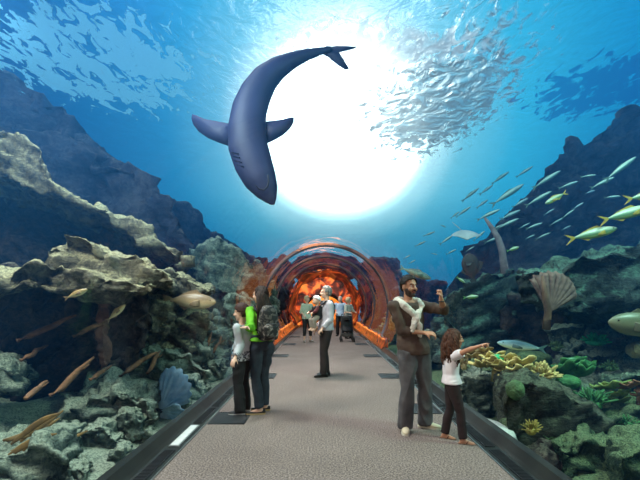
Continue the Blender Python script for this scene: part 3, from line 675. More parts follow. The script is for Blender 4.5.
class Fig: pass
def person(label, d, px, H, yaw, chest=None, head=None, pitch=0, roll=0, skin=SKIN_FAIR, female=False, hk=1.0, build=1.0,
           feet=((-.11, 0, 0), (.11, 0, 0)), pelvis=(0, 0), neck=(0, 0), sh_l=0.0, arms=None, top=None, legs=None, shoes=None,
           voxel=.0075, group=None, bend=.03, cat='person', face=True):
    """feet: (x, y, yaw) right then left, in metres round the spot on the floor; arms: per side (elbow px, py, sign, wrist px, py, sign, palm normal, pose)"""
    g = Fig(); s = H / 1.75; g.s = s
    root = V((P(px, HY, d).x, d, 0.0))
    t = thing('person', root, label, cat, group); g.t = t; g.root = root
    chest = yaw if chest is None else chest; head = chest if head is None else head
    shw = (.165 if female else .188) * build; hpw = (.092 if female else .088)
    pc = V((pelvis[0], pelvis[1], .93 * s)); nb = V((neck[0], neck[1], 1.475 * s - (hk - 1) * .1 * s))
    sd = nb - pc
    g.pc, g.nb = pc, nb
    fh, lh, fc, lc, ff, lf = fwd(yaw), lft(yaw), fwd(chest), lft(chest), fwd(head), lft(head)
    g.fc, g.lc, g.ff, g.lf, g.fh, g.lh = fc, lc, ff, lf, fh, lh
    # head frame
    qr = Quaternion(lf, R(pitch)); ff = qr @ ff; hu = qr @ V((0, 0, 1))
    if roll: q2 = Quaternion(ff, R(roll)); lf = q2 @ lf; hu = q2 @ hu
    k = s * hk; hc = nb + V((0, 0, .155 * s + .12 * (hk - 1) * s)) + fc * .018 * s + V((0, 0, .015 * s)); g.hc, g.k, g.hf, g.hl, g.hu = hc, k, ff, lf, hu
    HM = Matrix((lf, ff, hu)).transposed()
    def hp(l, f, u): return hc + lf * l * k + ff * f * k + hu * u * k
    g.hp = hp; g.HM = HM
    # shoulders, hips, legs
    shc = nb - V((0, 0, .055 * s)) - fc * .005
    S = [shc - lc * shw * s, shc + lc * shw * s]; S[0].z -= sh_l * s * .5; S[1].z += sh_l * s * .5
    Hp = [pc - lh * hpw * s - V((0, 0, .03 * s)), pc + lh * hpw * s - V((0, 0, .03 * s))]
    A = []; K = []; FD = []
    for i, (fx, fy, fyaw) in enumerate(feet):
        a = V((fx, fy, .085 * s)); A.append(a); FD.append(fwd(fyaw))
        m_ = Hp[i].lerp(a, .5); L_ = .425 * s; half = (Hp[i] - a).length / 2
        up = math.sqrt(max(0, L_ * L_ - half * half)); kd = (FD[i] * .7 + fh * .5).normalized()
        K.append(m_ + kd * min(up, .035 * s))
    E = []; Wr = []; hd = []
    for i in (0, 1):
        ar = arms[i]
        if ar[0] == 'v':                                   # given as vectors from the shoulder
            e = S[i] + V(ar[1]) * s; w = e + V(ar[2]) * s; n_, pose = ar[3], ar[4]
        else:
            e = on_ray(S[i] + root, ar[0], ar[1], d, .285 * s, ar[2]) - root
            w = on_ray(e + root, ar[3], ar[4], d, .25 * s, ar[5]) - root; n_, pose = ar[6], ar[7]
        E.append(e); Wr.append(w); hd.append((n_, pose))
    g.S, g.E, g.W, g.Hp, g.K, g.A = S, E, Wr, Hp, K, A
    def spine(u):                                          # 0 pelvis .. 1 neck base
        return pc.lerp(nb, u) - fc * math.sin(u * math.pi) * bend * s
    g.spine = spine
    def tor(u, w, dp, ex=0.0):
        q = min(1, max(0, u)); l = lh.lerp(lc, q).normalized(); f = fh.lerp(fc, q).normalized()
        return (spine(u), l * (w * build * s + ex), f * (dp * build * s + ex))
    g.tor = tor
    if female: TR = [(-.10, .10, .085), (-.02, .162, .112), (.08, .160, .112), (.30, .118, .088), (.42, .120, .090), (.62, .142, .108), (.80, .146, .096), (.90, .135, .075), (.965, .085, .058), (1.0, .055, .052)]
    else: TR = [(-.10, .10, .085), (-.02, .155, .110), (.08, .156, .108), (.30, .140, .098), (.45, .146, .102), (.65, .165, .115), (.80, .168, .104), (.90, .155, .085), (.965, .10, .064), (1.0, .062, .058)]
    g.TR = TR
    bm = bmesh.new()
    add_loft(bm, [tor(*r) for r in TR], 20)
    add_cap(bm, nb - V((0, 0, .03 * s)), .054 * s, hp(0, -.015, -.04), .05 * k, 14)
    for i in (0, 1):
        sg = -1 if i == 0 else 1
        add_cap(bm, S[i] - lc * sg * .03 * s, .058 * s * build, S[i], .052 * s * build)
        mid = S[i].lerp(E[i], .35)
        add_cap(bm, S[i], .05 * s * build, mid, .047 * s * build); add_cap(bm, mid, .047 * s * build, E[i], .037 * s)
        mf = E[i].lerp(Wr[i], .3); add_cap(bm, E[i], .037 * s, mf, .039 * s); add_cap(bm, mf, .039 * s, Wr[i], .025 * s, flat=.85)
        hand(bm, Wr[i], (Wr[i] - E[i]) if len(arms[i]) < (6 if arms[i][0] == 'v' else 9) else V(arms[i][-1]), hd[i][0], sg, s * 1.02, hd[i][1])
        add_cap(bm, Hp[i], .088 * s * build, Hp[i].lerp(K[i], .5), .074 * s * build); add_cap(bm, Hp[i].lerp(K[i], .5), .074 * s * build, K[i], .052 * s)
        mc = K[i].lerp(A[i], .3) - FD[i] * .012 * s; add_cap(bm, K[i], .05 * s, mc, .053 * s); add_cap(bm, mc, .053 * s, A[i], .034 * s)
        a = A[i]; add_cap(bm, a, .035 * s, a - V((0, 0, .045 * s)) - FD[i] * .025 * s, .034 * s)
        add_cap(bm, a - V((0, 0, .035 * s)), .036 * s, a + FD[i] * .10 * s - V((0, 0, .058 * s)), .027 * s, up=V((0, 0, 1)))
        add_cap(bm, a + FD[i] * .10 * s - V((0, 0, .060 * s)), .028 * s, a + FD[i] * .155 * s - V((0, 0, .066 * s)), .019 * s, up=V((0, 0, 1)))
    # head
    add_ell(bm, hp(0, -.014, .022), (.076 * k, .097 * k, .098 * k), HM)
    add_ell(bm, hp(0, .022, -.04), (.060 * k, .068 * k, .080 * k), HM)
    add_ell(bm, hp(0, .062, -.094), (.027 * k, .024 * k, .021 * k), HM, 12, 8)
    add_ell(bm, hp(0, .080, .026), (.048 * k, .016 * k, .012 * k), HM, 12, 8)
    add_cap(bm, hp(0, .088, .016), .010 * k, hp(0, .108, -.026), .0145 * k, 8)
    for q in (-1, 1):
        add_ell(bm, hp(q * .036, .068, -.03), (.026 * k, .020 * k, .024 * k), HM, 10, 8)
        add_ell(bm, hp(q * .076, -.006, -.014), (.011 * k, .020 * k, .032 * k), HM, 10, 8)
        add_ell(bm, hp(q * .013, .096, -.030), (.011 * k, .010 * k, .009 * k), HM, 8, 6)
    me = remesh(bm, voxel * max(.55, s), 3, .4)
    g.body = mesh_obj('body', me, skin, t)
    if face:
        for q in (-1, 1):
            b2 = bmesh.new(); add_ell(b2, hp(q * .031, .080, .004), (.0125 * k, .0085 * k, .0058 * k), HM, 12, 8); ey = obj('eye', b2, EYE_W, t)
            b2 = bmesh.new(); add_ell(b2, hp(q * .031, .0865, .004), (.0060 * k, .004 * k, .0056 * k), HM, 10, 6); obj('iris', b2, EYE_D, ey)
        b2 = bmesh.new(); add_ell(b2, hp(0, .087, -.060), (.024 * k, .0085 * k, .0055 * k), HM, 12, 6); add_ell(b2, hp(0, .086, -.068), (.020 * k, .0085 * k, .006 * k), HM, 12, 6); obj('mouth', b2, LIP, t)
    # clothes
    if top:
        ex = top.get('ex', .014); bm = bmesh.new(); lo = top.get('hem', -.06)
        rs = [r for r in TR if r[0] > lo + .02]; r0 = TR[1]
        xl = max(ex, (legs or {}).get('ex', 0) + .014)
        add_loft(bm, [tor(lo, r0[1], r0[2], xl + top.get('flare', .010))] + [tor(r[0], r[1], r[2], (xl + .004) if r[0] < .2 else ex + (.010 if r[0] < .5 else 0)) for r in rs if r[0] < .97], 22)
        for i in (0, 1):
            sg = -1 if i == 0 else 1; L_ = top.get('sleeve', 2.0)
            add_cap(bm, S[i] - lc * sg * .05 * s, .062 * s * build, S[i], .052 * s * build + ex)
            e = S[i].lerp(E[i], min(1, L_)); add_loft_limb(bm, S[i], .052 * s * build + ex, e, .041 * s + ex * (1.6 if L_ < 1 else 1.0), cut=(L_ <= 1))
            if L_ > 1: w = E[i].lerp(Wr[i], L_ - 1); add_cap(bm, E[i], .041 * s + ex, E[i].lerp(w, .05), .041 * s + ex); add_loft_limb(bm, E[i], .041 * s + ex, w, .030 * s + ex, cut=True)
        me = remesh(bm, .010 * max(.6, s), 2, .4); wrinkle(me, top.get('wr', .008) * s, 8 / s, d, (1, 1, .75))
        g.top = mesh_obj(top.get('name', 'shirt'), me, top['mat'], t)
    if legs:
        ex = legs.get('ex', .012); bm = bmesh.new(); hi = legs.get('waist', .13)
        rs = [(u, w, dp) for u, w, dp in TR if u < hi]
        add_loft(bm, [tor(u, w, dp, ex) for u, w, dp in rs] + [tor(hi, rs[-1][1], rs[-1][2], ex)], 22)
        for i in (0, 1):
            fl = legs.get('flare', .0); cut = legs.get('cut', 1.0)
            m1 = Hp[i].lerp(K[i], .5)
            add_cap(bm, Hp[i], .09 * s * build + ex, m1, .076 * s * build + ex); add_cap(bm, m1, .076 * s * build + ex, K[i], .054 * s + ex)
            mc = K[i].lerp(A[i], .35) - FD[i] * .008 * s
            add_cap(bm, K[i], .054 * s + ex, mc, .053 * s + ex + fl * .4)
            e = K[i].lerp(A[i], cut) - V((0, 0, legs.get('drop', .02) * s)); add_loft_limb(bm, mc, .053 * s + ex + fl * .4, e, .040 * s + ex + fl, cut=True)
        me = remesh(bm, .010 * max(.6, s), 2, .4); wrinkle(me, legs.get('wr', .008) * s, 7 / s, d + 3, (1, 1, .6))
        g.legs = mesh_obj(legs.get('name', 'trousers'), me, legs['mat'], t)
    if shoes:
        for i in (0, 1):
            a = A[i]; f = FD[i]; l_ = V((0, 0, 1)).cross(f); z = V((0, 0, 1))
            sole = bmesh.new(); up = bmesh.new(); base = V((a.x, a.y, 0))
            w = shoes.get('w', 1.0)
            prof = [(-.085, .020), (-.075, .034), (-.03, .036), (.03, .036), (.09, .045), (.14, .042), (.175, .028), (.188, .012)]
            rr = [(base + f * y * s + z * .012 * s, l_ * (wd + .003) * s * w) for y, wd in prof]
            loop_lo = [r[0] + r[1] * 1 - z * .011 * s for r in rr] + [r[0] - r[1] - z * .011 * s for r in rr[::-1]]
            loop_hi = [p + z * shoes.get('sole_h', .02) * s for p in loop_lo]
            vl = [sole.verts.new(p) for p in loop_lo]; vh = [sole.verts.new(p) for p in loop_hi]; n = len(vl)
            for q in range(n): sole.faces.new((vl[q], vl[(q + 1) % n], vh[(q + 1) % n], vh[q]))
            sole.faces.new(vl[::-1]); sole.faces.new(vh); bmesh.ops.recalc_face_normals(sole, faces=sole.faces)
            hh = [.055, .075, .080, .078, .056, .044, .034, .022]
            if shoes.get('low'): hh = [.045, .055, .045, .034, .032, .034, .030, .022]
            add_loft(up, [(base + f * y * s + z * (.012 + h * .45) * s, l_ * wd * s * w, z * h * .55 * s) for (y, wd), h in zip(prof, hh)], 14)
            so = obj('shoe', bm_from(remesh(up, .006, 2, .4)), shoes['mat'], t); obj('sole', sole, shoes.get('sole', shoes['mat']), so, smooth=False)
            if shoes.get('lace'):
                lb = bmesh.new()
                for q in range(4): 
                    c = base + f * (.035 + .018 * q) * s + z * (.082 - .010 * q) * s
                    add_tube(lb, [c - l_ * .02 * s - z * .006, c + z * .003, c + l_ * .02 * s - z * .006], .0035 * s, 6)
                obj('laces', lb, shoes['lace'], so)
    return g
def add_loft_limb(bm, p0, r0, p1, r1, cut=True, n=14):
    """straight tapered sleeve with a flat cut end at p1"""
    d = (V(p1) - V(p0)); dn = d.normalized(); s, u = frame_of(dn)
    rings = [(V(p0) - dn * r0 * t, s * r0 * math.sqrt(1 - t * t), u * r0 * math.sqrt(1 - t * t)) for t in (.95, .7, .35)]
    rings += [(V(p0) + d * q, s * (r0 + (r1 - r0) * q), u * (r0 + (r1 - r0) * q)) for q in (0, .25, .5, .75, 1)]
    add_loft(bm, rings, n)
def short_hair(g, m, thick=.010, low=-.02, front=.045, name='hair'):
    """close cut hair: a cap over the skull ending at the hairline"""
    bm = bmesh.new()
    add_ell(bm, g.hp(0, -.016, .024), ((.077 + thick * .8) * g.k, (.098 + thick) * g.k, (.099 + thick) * g.k), g.HM, 90, 64)
    kill = []
    for v in bm.verts:
        q = v.co - g.hc; f = q.dot(g.hf) / g.k; u = q.dot(g.hu) / g.k; l = abs(q.dot(g.hl)) / g.k
        lim = low - .05 if f < -.03 else (low + .02 if f < .03 else front + .015 * (f - .03) / .05 * 2 - l * .15)
        if u < lim: kill.append(v)
    bmesh.ops.delete(bm, geom=kill, context='VERTS')
    o = obj(name, bm, m, g.t)
    displace(o.data, lambda c, n: c + n * .004 * g.k * noise.noise(c * 60))
    md = o.modifiers.new('s', 'SOLIDIFY'); md.thickness = .012 * g.k; md.offset = -1
    return o
def hair_mat(name, c, c2):
    if name in _mc: return _mc[name]
    m, nt, N, L, out = newmat(name)
    b = N.new('ShaderNodeBsdfPrincipled'); L.new(b.outputs[0], out.inputs[0]); b.inputs['Roughness'].default_value = .6; b.inputs['Specular IOR Level'].default_value = .25
    tc = N.new('ShaderNodeTexCoord'); mp = N.new('ShaderNodeMapping'); mp.inputs['Scale'].default_value = (60, 60, 5); L.new(tc.outputs['Object'], mp.inputs[0])
    nz = N.new('ShaderNodeTexNoise'); nz.inputs['Scale'].default_value = 1.5; nz.inputs['Detail'].default_value = 3; L.new(mp.outputs[0], nz.inputs['Vector'])
    rp = ramp(N, [(.35, rgb(c2)), (.65, rgb(c))]); L.new(nz.outputs['Fac'], rp.inputs[0]); L.new(rp.outputs[0], b.inputs['Base Color'])
    bp = N.new('ShaderNodeBump'); bp.inputs['Strength'].default_value = .6; bp.inputs['Distance'].default_value = .006; L.new(nz.outputs['Fac'], bp.inputs['Height']); L.new(bp.outputs[0], b.inputs['Normal'])
    _mc[name] = m; return m
def patch(g, name, m, pts, r, parent=None, n=8):
    bm = bmesh.new(); add_tube(bm, pts, r, n); return obj(name, bm, m, parent or g.t)

BLACKHAIR = hair_mat('hair_black', (38, 30, 26), (18, 14, 13)); BROWNHAIR = hair_mat('hair_brown', (92, 56, 38), (46, 28, 20))
DKHAIR = hair_mat('hair_dark_brown', (70, 48, 40), (34, 24, 21)); GREYHAIR = hair_mat('hair_grey', (150, 142, 134), (92, 86, 82)); BLONDE = hair_mat('hair_blond', (214, 190, 150), (160, 130, 92))
WHITEHAIR = hair_mat('hair_white', (216, 212, 206), (160, 156, 150))
DENIM_GREY = simple('denim_grey', (92, 88, 88), .85, (58, 57, 60), 5, bump=.3, bscale=120)
DENIM_DARK = simple('denim_dark', (48, 56, 66), .85, (28, 34, 42), 6, bump=.3, bscale=120)
BLACKCLOTH = simple('cloth_black', (34, 32, 34), .8, (22, 21, 23), 8)
# ---------------------------------------------------------------- 1 the man in the brown shirt
d1 = 4.92
g = person('man in brown shirt with white sweater round his neck raising a fist', d1, 415, 1.79, 28, 26, 27, pitch=2, skin=SKIN_TAN,
    feet=((-.125, -.05, -8), (.145, .10, 62)), pelvis=(-.01, .02), neck=(-.075, .02), build=1.04,
    arms=[(402, 331, -1, 431, 333.5, -1, (0.2, .5, -1), 'hold'), (444, 310, -1, 441, 299, -1, (-.9, .2, .1), 'fist', (-.05, -.05, 1))],
    top=dict(mat=simple('shirt_brown', (86, 66, 54), .8, (62, 47, 40), 7, bump=.2, bscale=90), sleeve=1.42, hem=-.10, ex=.015, wr=.009, flare=-.014),
    legs=dict(mat=DENIM_GREY, ex=.018, flare=.022, drop=.04, wr=.012), shoes=dict(mat=simple('sneaker_cream', (206, 192, 160), .6, (180, 166, 136), 9), sole=simple('sole_pale', (220, 212, 190), .6), lace=simple('lace_white', (230, 225, 210), .7)))
short_hair(g, BLACKHAIR, .005, .0, .058)
b2 = bmesh.new()                                              # beard: a thin shell round the jaw
add_ell(b2, g.hp(0, .022, -.043), (.0612 * g.k, .0688 * g.k, .0808 * g.k), g.HM, 36, 26); add_ell(b2, g.hp(0, .064, -.096), (.0288 * g.k, .0252 * g.k, .0222 * g.k), g.HM, 16, 12)
kill = []
for v in b2.verts:
    q = v.co - g.hc; u = q.dot(g.hu) / g.k; f = q.dot(g.hf) / g.k; l = abs(q.dot(g.hl)) / g.k
    if u > -.062 + max(0, l - .03) * 1.5 or f < -.01 or (l < .026 and -.074 < u < -.052): kill.append(v)
bmesh.ops.delete(b2, geom=kill, context='VERTS'); o = obj('beard', b2, hair_mat('beard_stubble', (74, 54, 46), (48, 34, 30)), g.t); md = o.modifiers.new('s', 'SOLIDIFY'); md.thickness = .004; md.offset = -1
patch(g, 'moustache', BLACKHAIR, [g.hp(-.028, .084, -.056), g.hp(-.012, .096, -.047), g.hp(0, .098, -.045), g.hp(.012, .096, -.047), g.hp(.028, .084, -.056)], .0055 * g.k)
for q in (-1, 1): patch(g, 'eyebrow', BLACKHAIR, [g.hp(q * .014, .094, .024), g.hp(q * .034, .091, .030), g.hp(q * .052, .076, .024)], .0045 * g.k)
SWEAT = simple('sweater_white', (224, 214, 198), .85, (196, 186, 172), 10, bump=.5, bscale=70)
bm = bmesh.new(); s = g.s; nb = g.nb
# sweater: a roll over the shoulders and neck, two sleeves hanging in front, knotted
ring = [nb + g.lc * x * s + g.fc * y * s + V((0, 0, z * s)) for x, y, z in ((.05, .125, -.12), (.12, .085, -.05), (.135, 0, -.005), (.09, -.085, .01), (0, -.11, .0), (-.09, -.085, .01), (-.135, 0, -.005), (-.12, .085, -.05), (-.05, .125, -.12), (.01, .14, -.19))]
add_tube(bm, ring, [.032, .038, .043, .046, .048, .046, .043, .040, .036, .028], 12)
add_cap(bm, nb + g.fc * .135 * s + g.lc * .02 * s - V((0, 0, .15 * s)), .045, nb + g.fc * .15 * s - V((0, 0, .20 * s)), .04)
for x, ln in ((.03, .40), (-.05, .34)):
    add_tube(bm, [nb + g.fc * .145 * s + g.lc * x * .4 * s - V((0, 0, .17 * s)), nb + g.fc * .165 * s + g.lc * x * s - V((0, 0, .26 * s)), nb + g.fc * .15 * s + g.lc * (x * 1.4) * s - V((0, 0, ln * s))], [.028, .032, .027], 12)
# the folded back panel over his shoulder blade
add_loft(bm, [(nb - g.fc * .12 * s - V((0, 0, z * s)), g.lc * w * s, g.fc * .025 * s) for z, w in ((-.01, .13), (.08, .16), (.18, .15), (.26, .11))], 16)
me = remesh(bm, .009, 2, .4); wrinkle(me, .006, 18, 4); mesh_obj('sweater', me, SWEAT, g.t)
b2 = bmesh.new(); w = g.W[1]; add_tube(b2, [w - V((0, 0, .03)) + V((math.cos(a) * .031, math.sin(a) * .031, 0)) for a in [k * math.pi / 8 for k in range(17)]], .007, 6); obj('watch', b2, BLACK, g.t)
g1 = g
# ---------------------------------------------------------------- 2 the pointing girl
d2 = 4.53
g = person('girl with long curly brown hair in white top pointing at the reef', d2, 452, 1.17, 82, 84, 92, pitch=2, skin=SKIN_TAN, female=True, hk=1.28, build=1.02,
    feet=((.09, -.09, 72), (-.05, .10, 60)), pelvis=(.0, 0), neck=(.015, 0), sh_l=.0,
    arms=[(468, 350, -1, 481.5, 345.5, -1, (0, .2, -1), 'point'), ('v', (.04, .05, -.27), (.07, .0, -.23), (0, -1, 0), 'relaxed')],
    top=dict(mat=simple('top_white', (226, 216, 214), .8, (206, 194, 194), 6), sleeve=.52, hem=.02, ex=.012, wr=.006, name='blouse'),
    legs=dict(mat=simple('trousers_dark_brown', (50, 36, 36), .85, (34, 25, 26), 8), ex=.008, waist=.16, wr=.006, flare=.01, drop=.0), shoes=None)
# sandals
for i in (0, 1):
    a = g.A[i]; f = fwd((72, 60)[i]); l_ = V((0, 0, 1)).cross(f); s = g.s
    b2 = bmesh.new(); add_loft(b2, [(V((a.x, a.y, .008)) + f * y * s, l_ * wd * s, V((0, 0, .008))) for y, wd in ((-.075, .02), (-.06, .034), (0, .034), (.09, .042), (.15, .036), (.185, .015))], 12)
    so = obj('sandal', b2, simple('sandal_tan', (150, 108, 84), .7), g.t)
    b2 = bmesh.new(); add_tube(b2, [V((a.x, a.y, .01)) + f * .05 * s + l_ * .04 * s, V((a.x, a.y, .048 * s)) + f * .07 * s + l_ * .02 * s, V((a.x, a.y, .02)) + f * .13 * s, V((a.x, a.y, .048 * s)) + f * .07 * s - l_ * .02 * s, V((a.x, a.y, .01)) + f * .05 * s - l_ * .04 * s], .006, 6); obj('strap', b2, simple('strap_brown', (90, 60, 48), .7), so)
def curly(g, m, seed, length, n, rad, bulk, label=None):
    """a mass of ringlets from the crown down over the back"""
    rnd = random.Random(seed); bm = bmesh.new(); k = g.k
    add_ell(bm, g.hp(0, -.022, .03), (.088 * k, .103 * k, .102 * k), g.HM, 24, 18)
    kill = [v for v in bm.verts if (v.co - g.hc).dot(g.hf) / k > .055 and (v.co - g.hc).dot(g.hu) / k < .06]
    cut = [v for v in bm.verts if (v.co - g.hc).dot(g.hu) / k < -.05]
    for v in kill: v.co -= g.hf * .05 * k
    for q in range(n):
        a = rnd.uniform(-1.0, 1.0) * 1.8; h = rnd.uniform(-.02, .125); sq = math.sqrt(max(.05, 1 - (max(0, h - .02) / .112) ** 2))
        st = g.hp(math.sin(a) * .088 * sq, -.02 - math.cos(a) * .092 * sq, h); out = (g.hl * math.sin(a) - g.hf * math.cos(a))
        ph = rnd.uniform(0, 6.3); L_ = length * rnd.uniform(.6, 1.0) * k; pts = []
        for j in range(15):
            t = j / 14; w = rad * k * (.4 + t)
            p = st + out * bulk * k * math.sin(min(1, t * 1.6) * math.pi * .55) * rnd.uniform(.9, 1.1) - V((0, 0, L_ * t))
            pts.append(p + V((math.cos(ph + t * 15) * w, math.sin(ph + t * 15) * w, 0)))
        add_tube(bm, pts, [.017 * k * (1 - .55 * (j / 14)) for j in range(15)], 6)
    o = obj('hair', bm, m, g.t)
    return o
curly(g, BROWNHAIR, 5, .32, 150, .012, .040)
for q in (-1, 1): patch(g, 'eyebrow', DKHAIR, [g.hp(q * .014, .092, .024), g.hp(q * .034, .089, .030), g.hp(q * .050, .076, .024)], .0035 * g.k)
g2 = g
# ---------------------------------------------------------------- 3 the woman in green
d3 = 5.73
g = person('woman in bright green top with long dark hair and dark jeans', d3, 262, 1.70, -138, -146, -112, pitch=4, skin=SKIN_FAIR, female=True, build=.97,
    feet=((.02, .09, -84), (-.02, -.11, -80)), pelvis=(.0, 0), neck=(-.02, 0),
    arms=[(248, 326, 1, 243, 327, 1, (0, 0, -1), 'flat'), (251.5, 328, -1, 246, 327.5, -1, (0.0, .1, -1), 'flat')],
    top=dict(mat=simple('top_green', (116, 196, 34), .75, (84, 150, 22), 7), sleeve=1.8, hem=.14, ex=.012, wr=.007, name='jersey'),
    legs=dict(mat=DENIM_DARK, ex=.010, waist=.29, flare=.012, drop=.0), shoes=dict(mat=simple('ballet_black', (24, 22, 22), .4), sole=simple('insole_tan', (190, 160, 110), .6), low=True))
def long_hair(g, m, length, width, seed, n=70, wav=.012):
    rnd = random.Random(seed); bm = bmesh.new(); k = g.k
    add_ell(bm, g.hp(0, -.02, .028), (.084 * k, .102 * k, .102 * k), g.HM, 28, 20)
    for v in bm.verts:
        q = v.co - g.hc; f = q.dot(g.hf) / k; u = q.dot(g.hu) / k
        if f > .05 and u < .07: v.co -= g.hf * (f - .05) * k * 1.1
        if u < -.03: v.co -= g.hf * .02 * k
    for q in range(n):
        a = rnd.uniform(-1, 1) * 1.85; h = rnd.uniform(-.02, .125); sq = math.sqrt(max(.05, 1 - (max(0, h - .02) / .115) ** 2))
        st = g.hp(math.sin(a) * .084 * sq, -.02 - math.cos(a) * .098 * sq, h); ph = rnd.uniform(0, 6.3)
        en = g.nb - g.fc * (.125 + .02 * rnd.random()) * g.s + g.lc * math.sin(a) * width * g.s - V((0, 0, length * g.s * rnd.uniform(.75, 1)))
        md_ = g.nb - g.fc * .125 * g.s + g.lc * math.sin(a) * .10 * g.s + V((0, 0, .02))
        pts = []
        for j in range(12):
            t = j / 11; p = st.lerp(md_, min(1, t * 2.2)) if t < .45 else md_.lerp(en, (t - .45) / .55)
            pts.append(p + g.lc * math.sin(ph + t * 8) * wav * t)
        add_tube(bm, pts, [.016 * k * (1 - .6 * (j / 11)) for j in range(12)], 6)
    return obj('hair', bm, m, g.t)
long_hair(g, DKHAIR, .36, .10, 3, n=150)
g3 = g
# her backpack
s = g.s; bp_c = g.spine(.62) - g.fc * .20 * s
t = thing('backpack', g.root + V((bp_c.x, bp_c.y, bp_c.z - .24)), 'grey and black patterned backpack worn by the woman in green', 'backpack')
off = -(V((bp_c.x, bp_c.y, bp_c.z - .24)))
m, nt, N, L, out = newmat('pack_fabric')
b = N.new('ShaderNodeBsdfPrincipled'); L.new(b.outputs[0], out.inputs[0]); b.inputs['Roughness'].default_value = .75
tc = N.new('ShaderNodeTexCoord'); vz = N.new('ShaderNodeTexNoise'); vz.inputs['Scale'].default_value = 7; vz.inputs['Distortion'].default_value = 2.5; L.new(tc.outputs['Object'], vz.inputs['Vector'])
rp = ramp(N, [(.40, rgb((30, 28, 28))), (.48, rgb((84, 76, 70))), (.60, rgb((150, 138, 128)))], 'CONSTANT'); L.new(vz.outputs['Fac'], rp.inputs[0]); L.new(rp.outputs[0], b.inputs['Base Color'])
PACK = m; STRAP = simple('pack_strap', (36, 33, 32), .8)
M3 = Matrix((g.lc, g.fc, V((0, 0, 1)))).transposed()
bm = bmesh.new()
add_loft(bm, [(bp_c + off + V((0, 0, z)) , g.lc * w, g.fc * dp) for z, w, dp in ((-.24, .10, .06), (-.22, .135, .085), (-.1, .15, .10), (.05, .14, .095), (.15, .12, .08), (.21, .08, .05), (.225, .03, .02))], 20)
mesh_obj('bag', remesh(bm, .010, 3, .5), PACK, t)
bm = bmesh.new(); add_loft(bm, [(bp_c + off - g.fc * .085 + V((0, 0, z)), g.lc * w, g.fc * dp) for z, w, dp in ((-.2, .08, .03), (-.17, .105, .045), (-.06, .105, .045), (-.02, .08, .02))], 18); pk = mesh_obj('pocket', remesh(bm, .009, 2, .5), PACK, t)
bm = bmesh.new(); add_tube(bm, [bp_c + off - g.fc * .12 - g.lc * .09 + V((0, 0, -.02)), bp_c + off - g.fc * .133 + V((0, 0, -.015)), bp_c + off - g.fc * .12 + g.lc * .09 + V((0, 0, -.02))], .005, 6); obj('zip', bm, STEEL, pk)
for q in (-1, 1):
    bm = bmesh.new()
    pts = [g.nb + g.lc * q * .10 * s - g.fc * .13 * s - V((0, 0, .08)), g.nb + g.lc * q * .11 * s - g.fc * .04 * s + V((0, 0, .0)), g.nb + g.lc * q * .125 * s + g.fc * .07 * s - V((0, 0, .05)), g.spine(.72) + g.lc * q * .12 * s + g.fc * .155 * s, g.spine(.5) + g.lc * q * .15 * s + g.fc * .05 * s, g.spine(.38) + g.lc * q * .11 * s - g.fc * .16 * s]
    add_tube(bm, [p + off for p in pts], [.022, .024, .024, .02, .014, .010], 8); obj('strap', bm, STRAP, t)
bm = bmesh.new(); add_tube(bm, [bp_c + off + V((0, 0, .20)) + g.lc * q * .04 + V((0, 0, h)) for q, h in ((-1, 0), (-.6, .045), (.6, .045), (1, 0))], .008, 6); obj('handle', bm, STRAP, t)
# ---------------------------------------------------------------- 4 the boy
d4 = 5.70
m, nt, N, L, out = newmat('boy_jersey')
b = N.new('ShaderNodeBsdfPrincipled'); L.new(b.outputs[0], out.inputs[0]); b.inputs['Roughness'].default_value = .85
tc = N.new('ShaderNodeTexCoord'); sp = N.new('ShaderNodeSeparateXYZ'); L.new(tc.outputs['Object'], sp.inputs[0])
vz = N.new('ShaderNodeTexNoise'); vz.inputs['Scale'].default_value = 26; vz.inputs['Distortion'].default_value = 2; L.new(tc.outputs['Object'], vz.inputs['Vector'])
r1 = ramp(N, [(.0, (0, 0, 0, 1)), (.66, (0, 0, 0, 1)), (.67, (1, 1, 1, 1)), (.84, (1, 1, 1, 1)), (.85, (0, 0, 0, 1))]); L.new(sp.outputs['Z'], r1.inputs[0])
r2 = ramp(N, [(.46, rgb((186, 186, 188))), (.50, rgb((60, 60, 66)))]); L.new(vz.outputs['Fac'], r2.inputs[0])
mx = N.new('ShaderNodeMix'); mx.data_type = 'RGBA'; L.new(r1.outputs[0], mx.inputs[0]); mx.inputs['A'].default_value = rgb((182, 182, 184)); L.new(r2.outputs[0], mx.inputs['B']); L.new(mx.outputs['Result'], b.inputs['Base Color'])
g = person('boy in grey patterned jersey and black trousers with the woman in green', d4, 242.5, 1.44, -112, -108, -100, pitch=4, skin=SKIN_FAIR, hk=1.14, build=.95,
    feet=((.02, .10, -96), (-.01, -.10, -86)), pelvis=(0, 0), neck=(-.005, 0),
    arms=[(236, 345, 1, 234, 353, 1, (0, .3, -1), 'relaxed'), (241, 346, -1, 235, 358, -1, (0, .5, -.5), 'relaxed')],
    top=dict(mat=m, sleeve=1.85, hem=-.12, ex=.016, wr=.008, name='jersey'), legs=dict(mat=BLACKCLOTH, ex=.020, flare=.02, drop=.03, wr=.010),
    shoes=dict(mat=simple('sneaker_dark', (44, 42, 42), .6), sole=simple('sole_white', (214, 208, 200), .6), lace=simple('lace_white', (230, 225, 210), .7)))
short_hair(g, hair_mat('hair_auburn', (78, 48, 38), (44, 26, 22)), .012, -.01, .045)
g4 = g
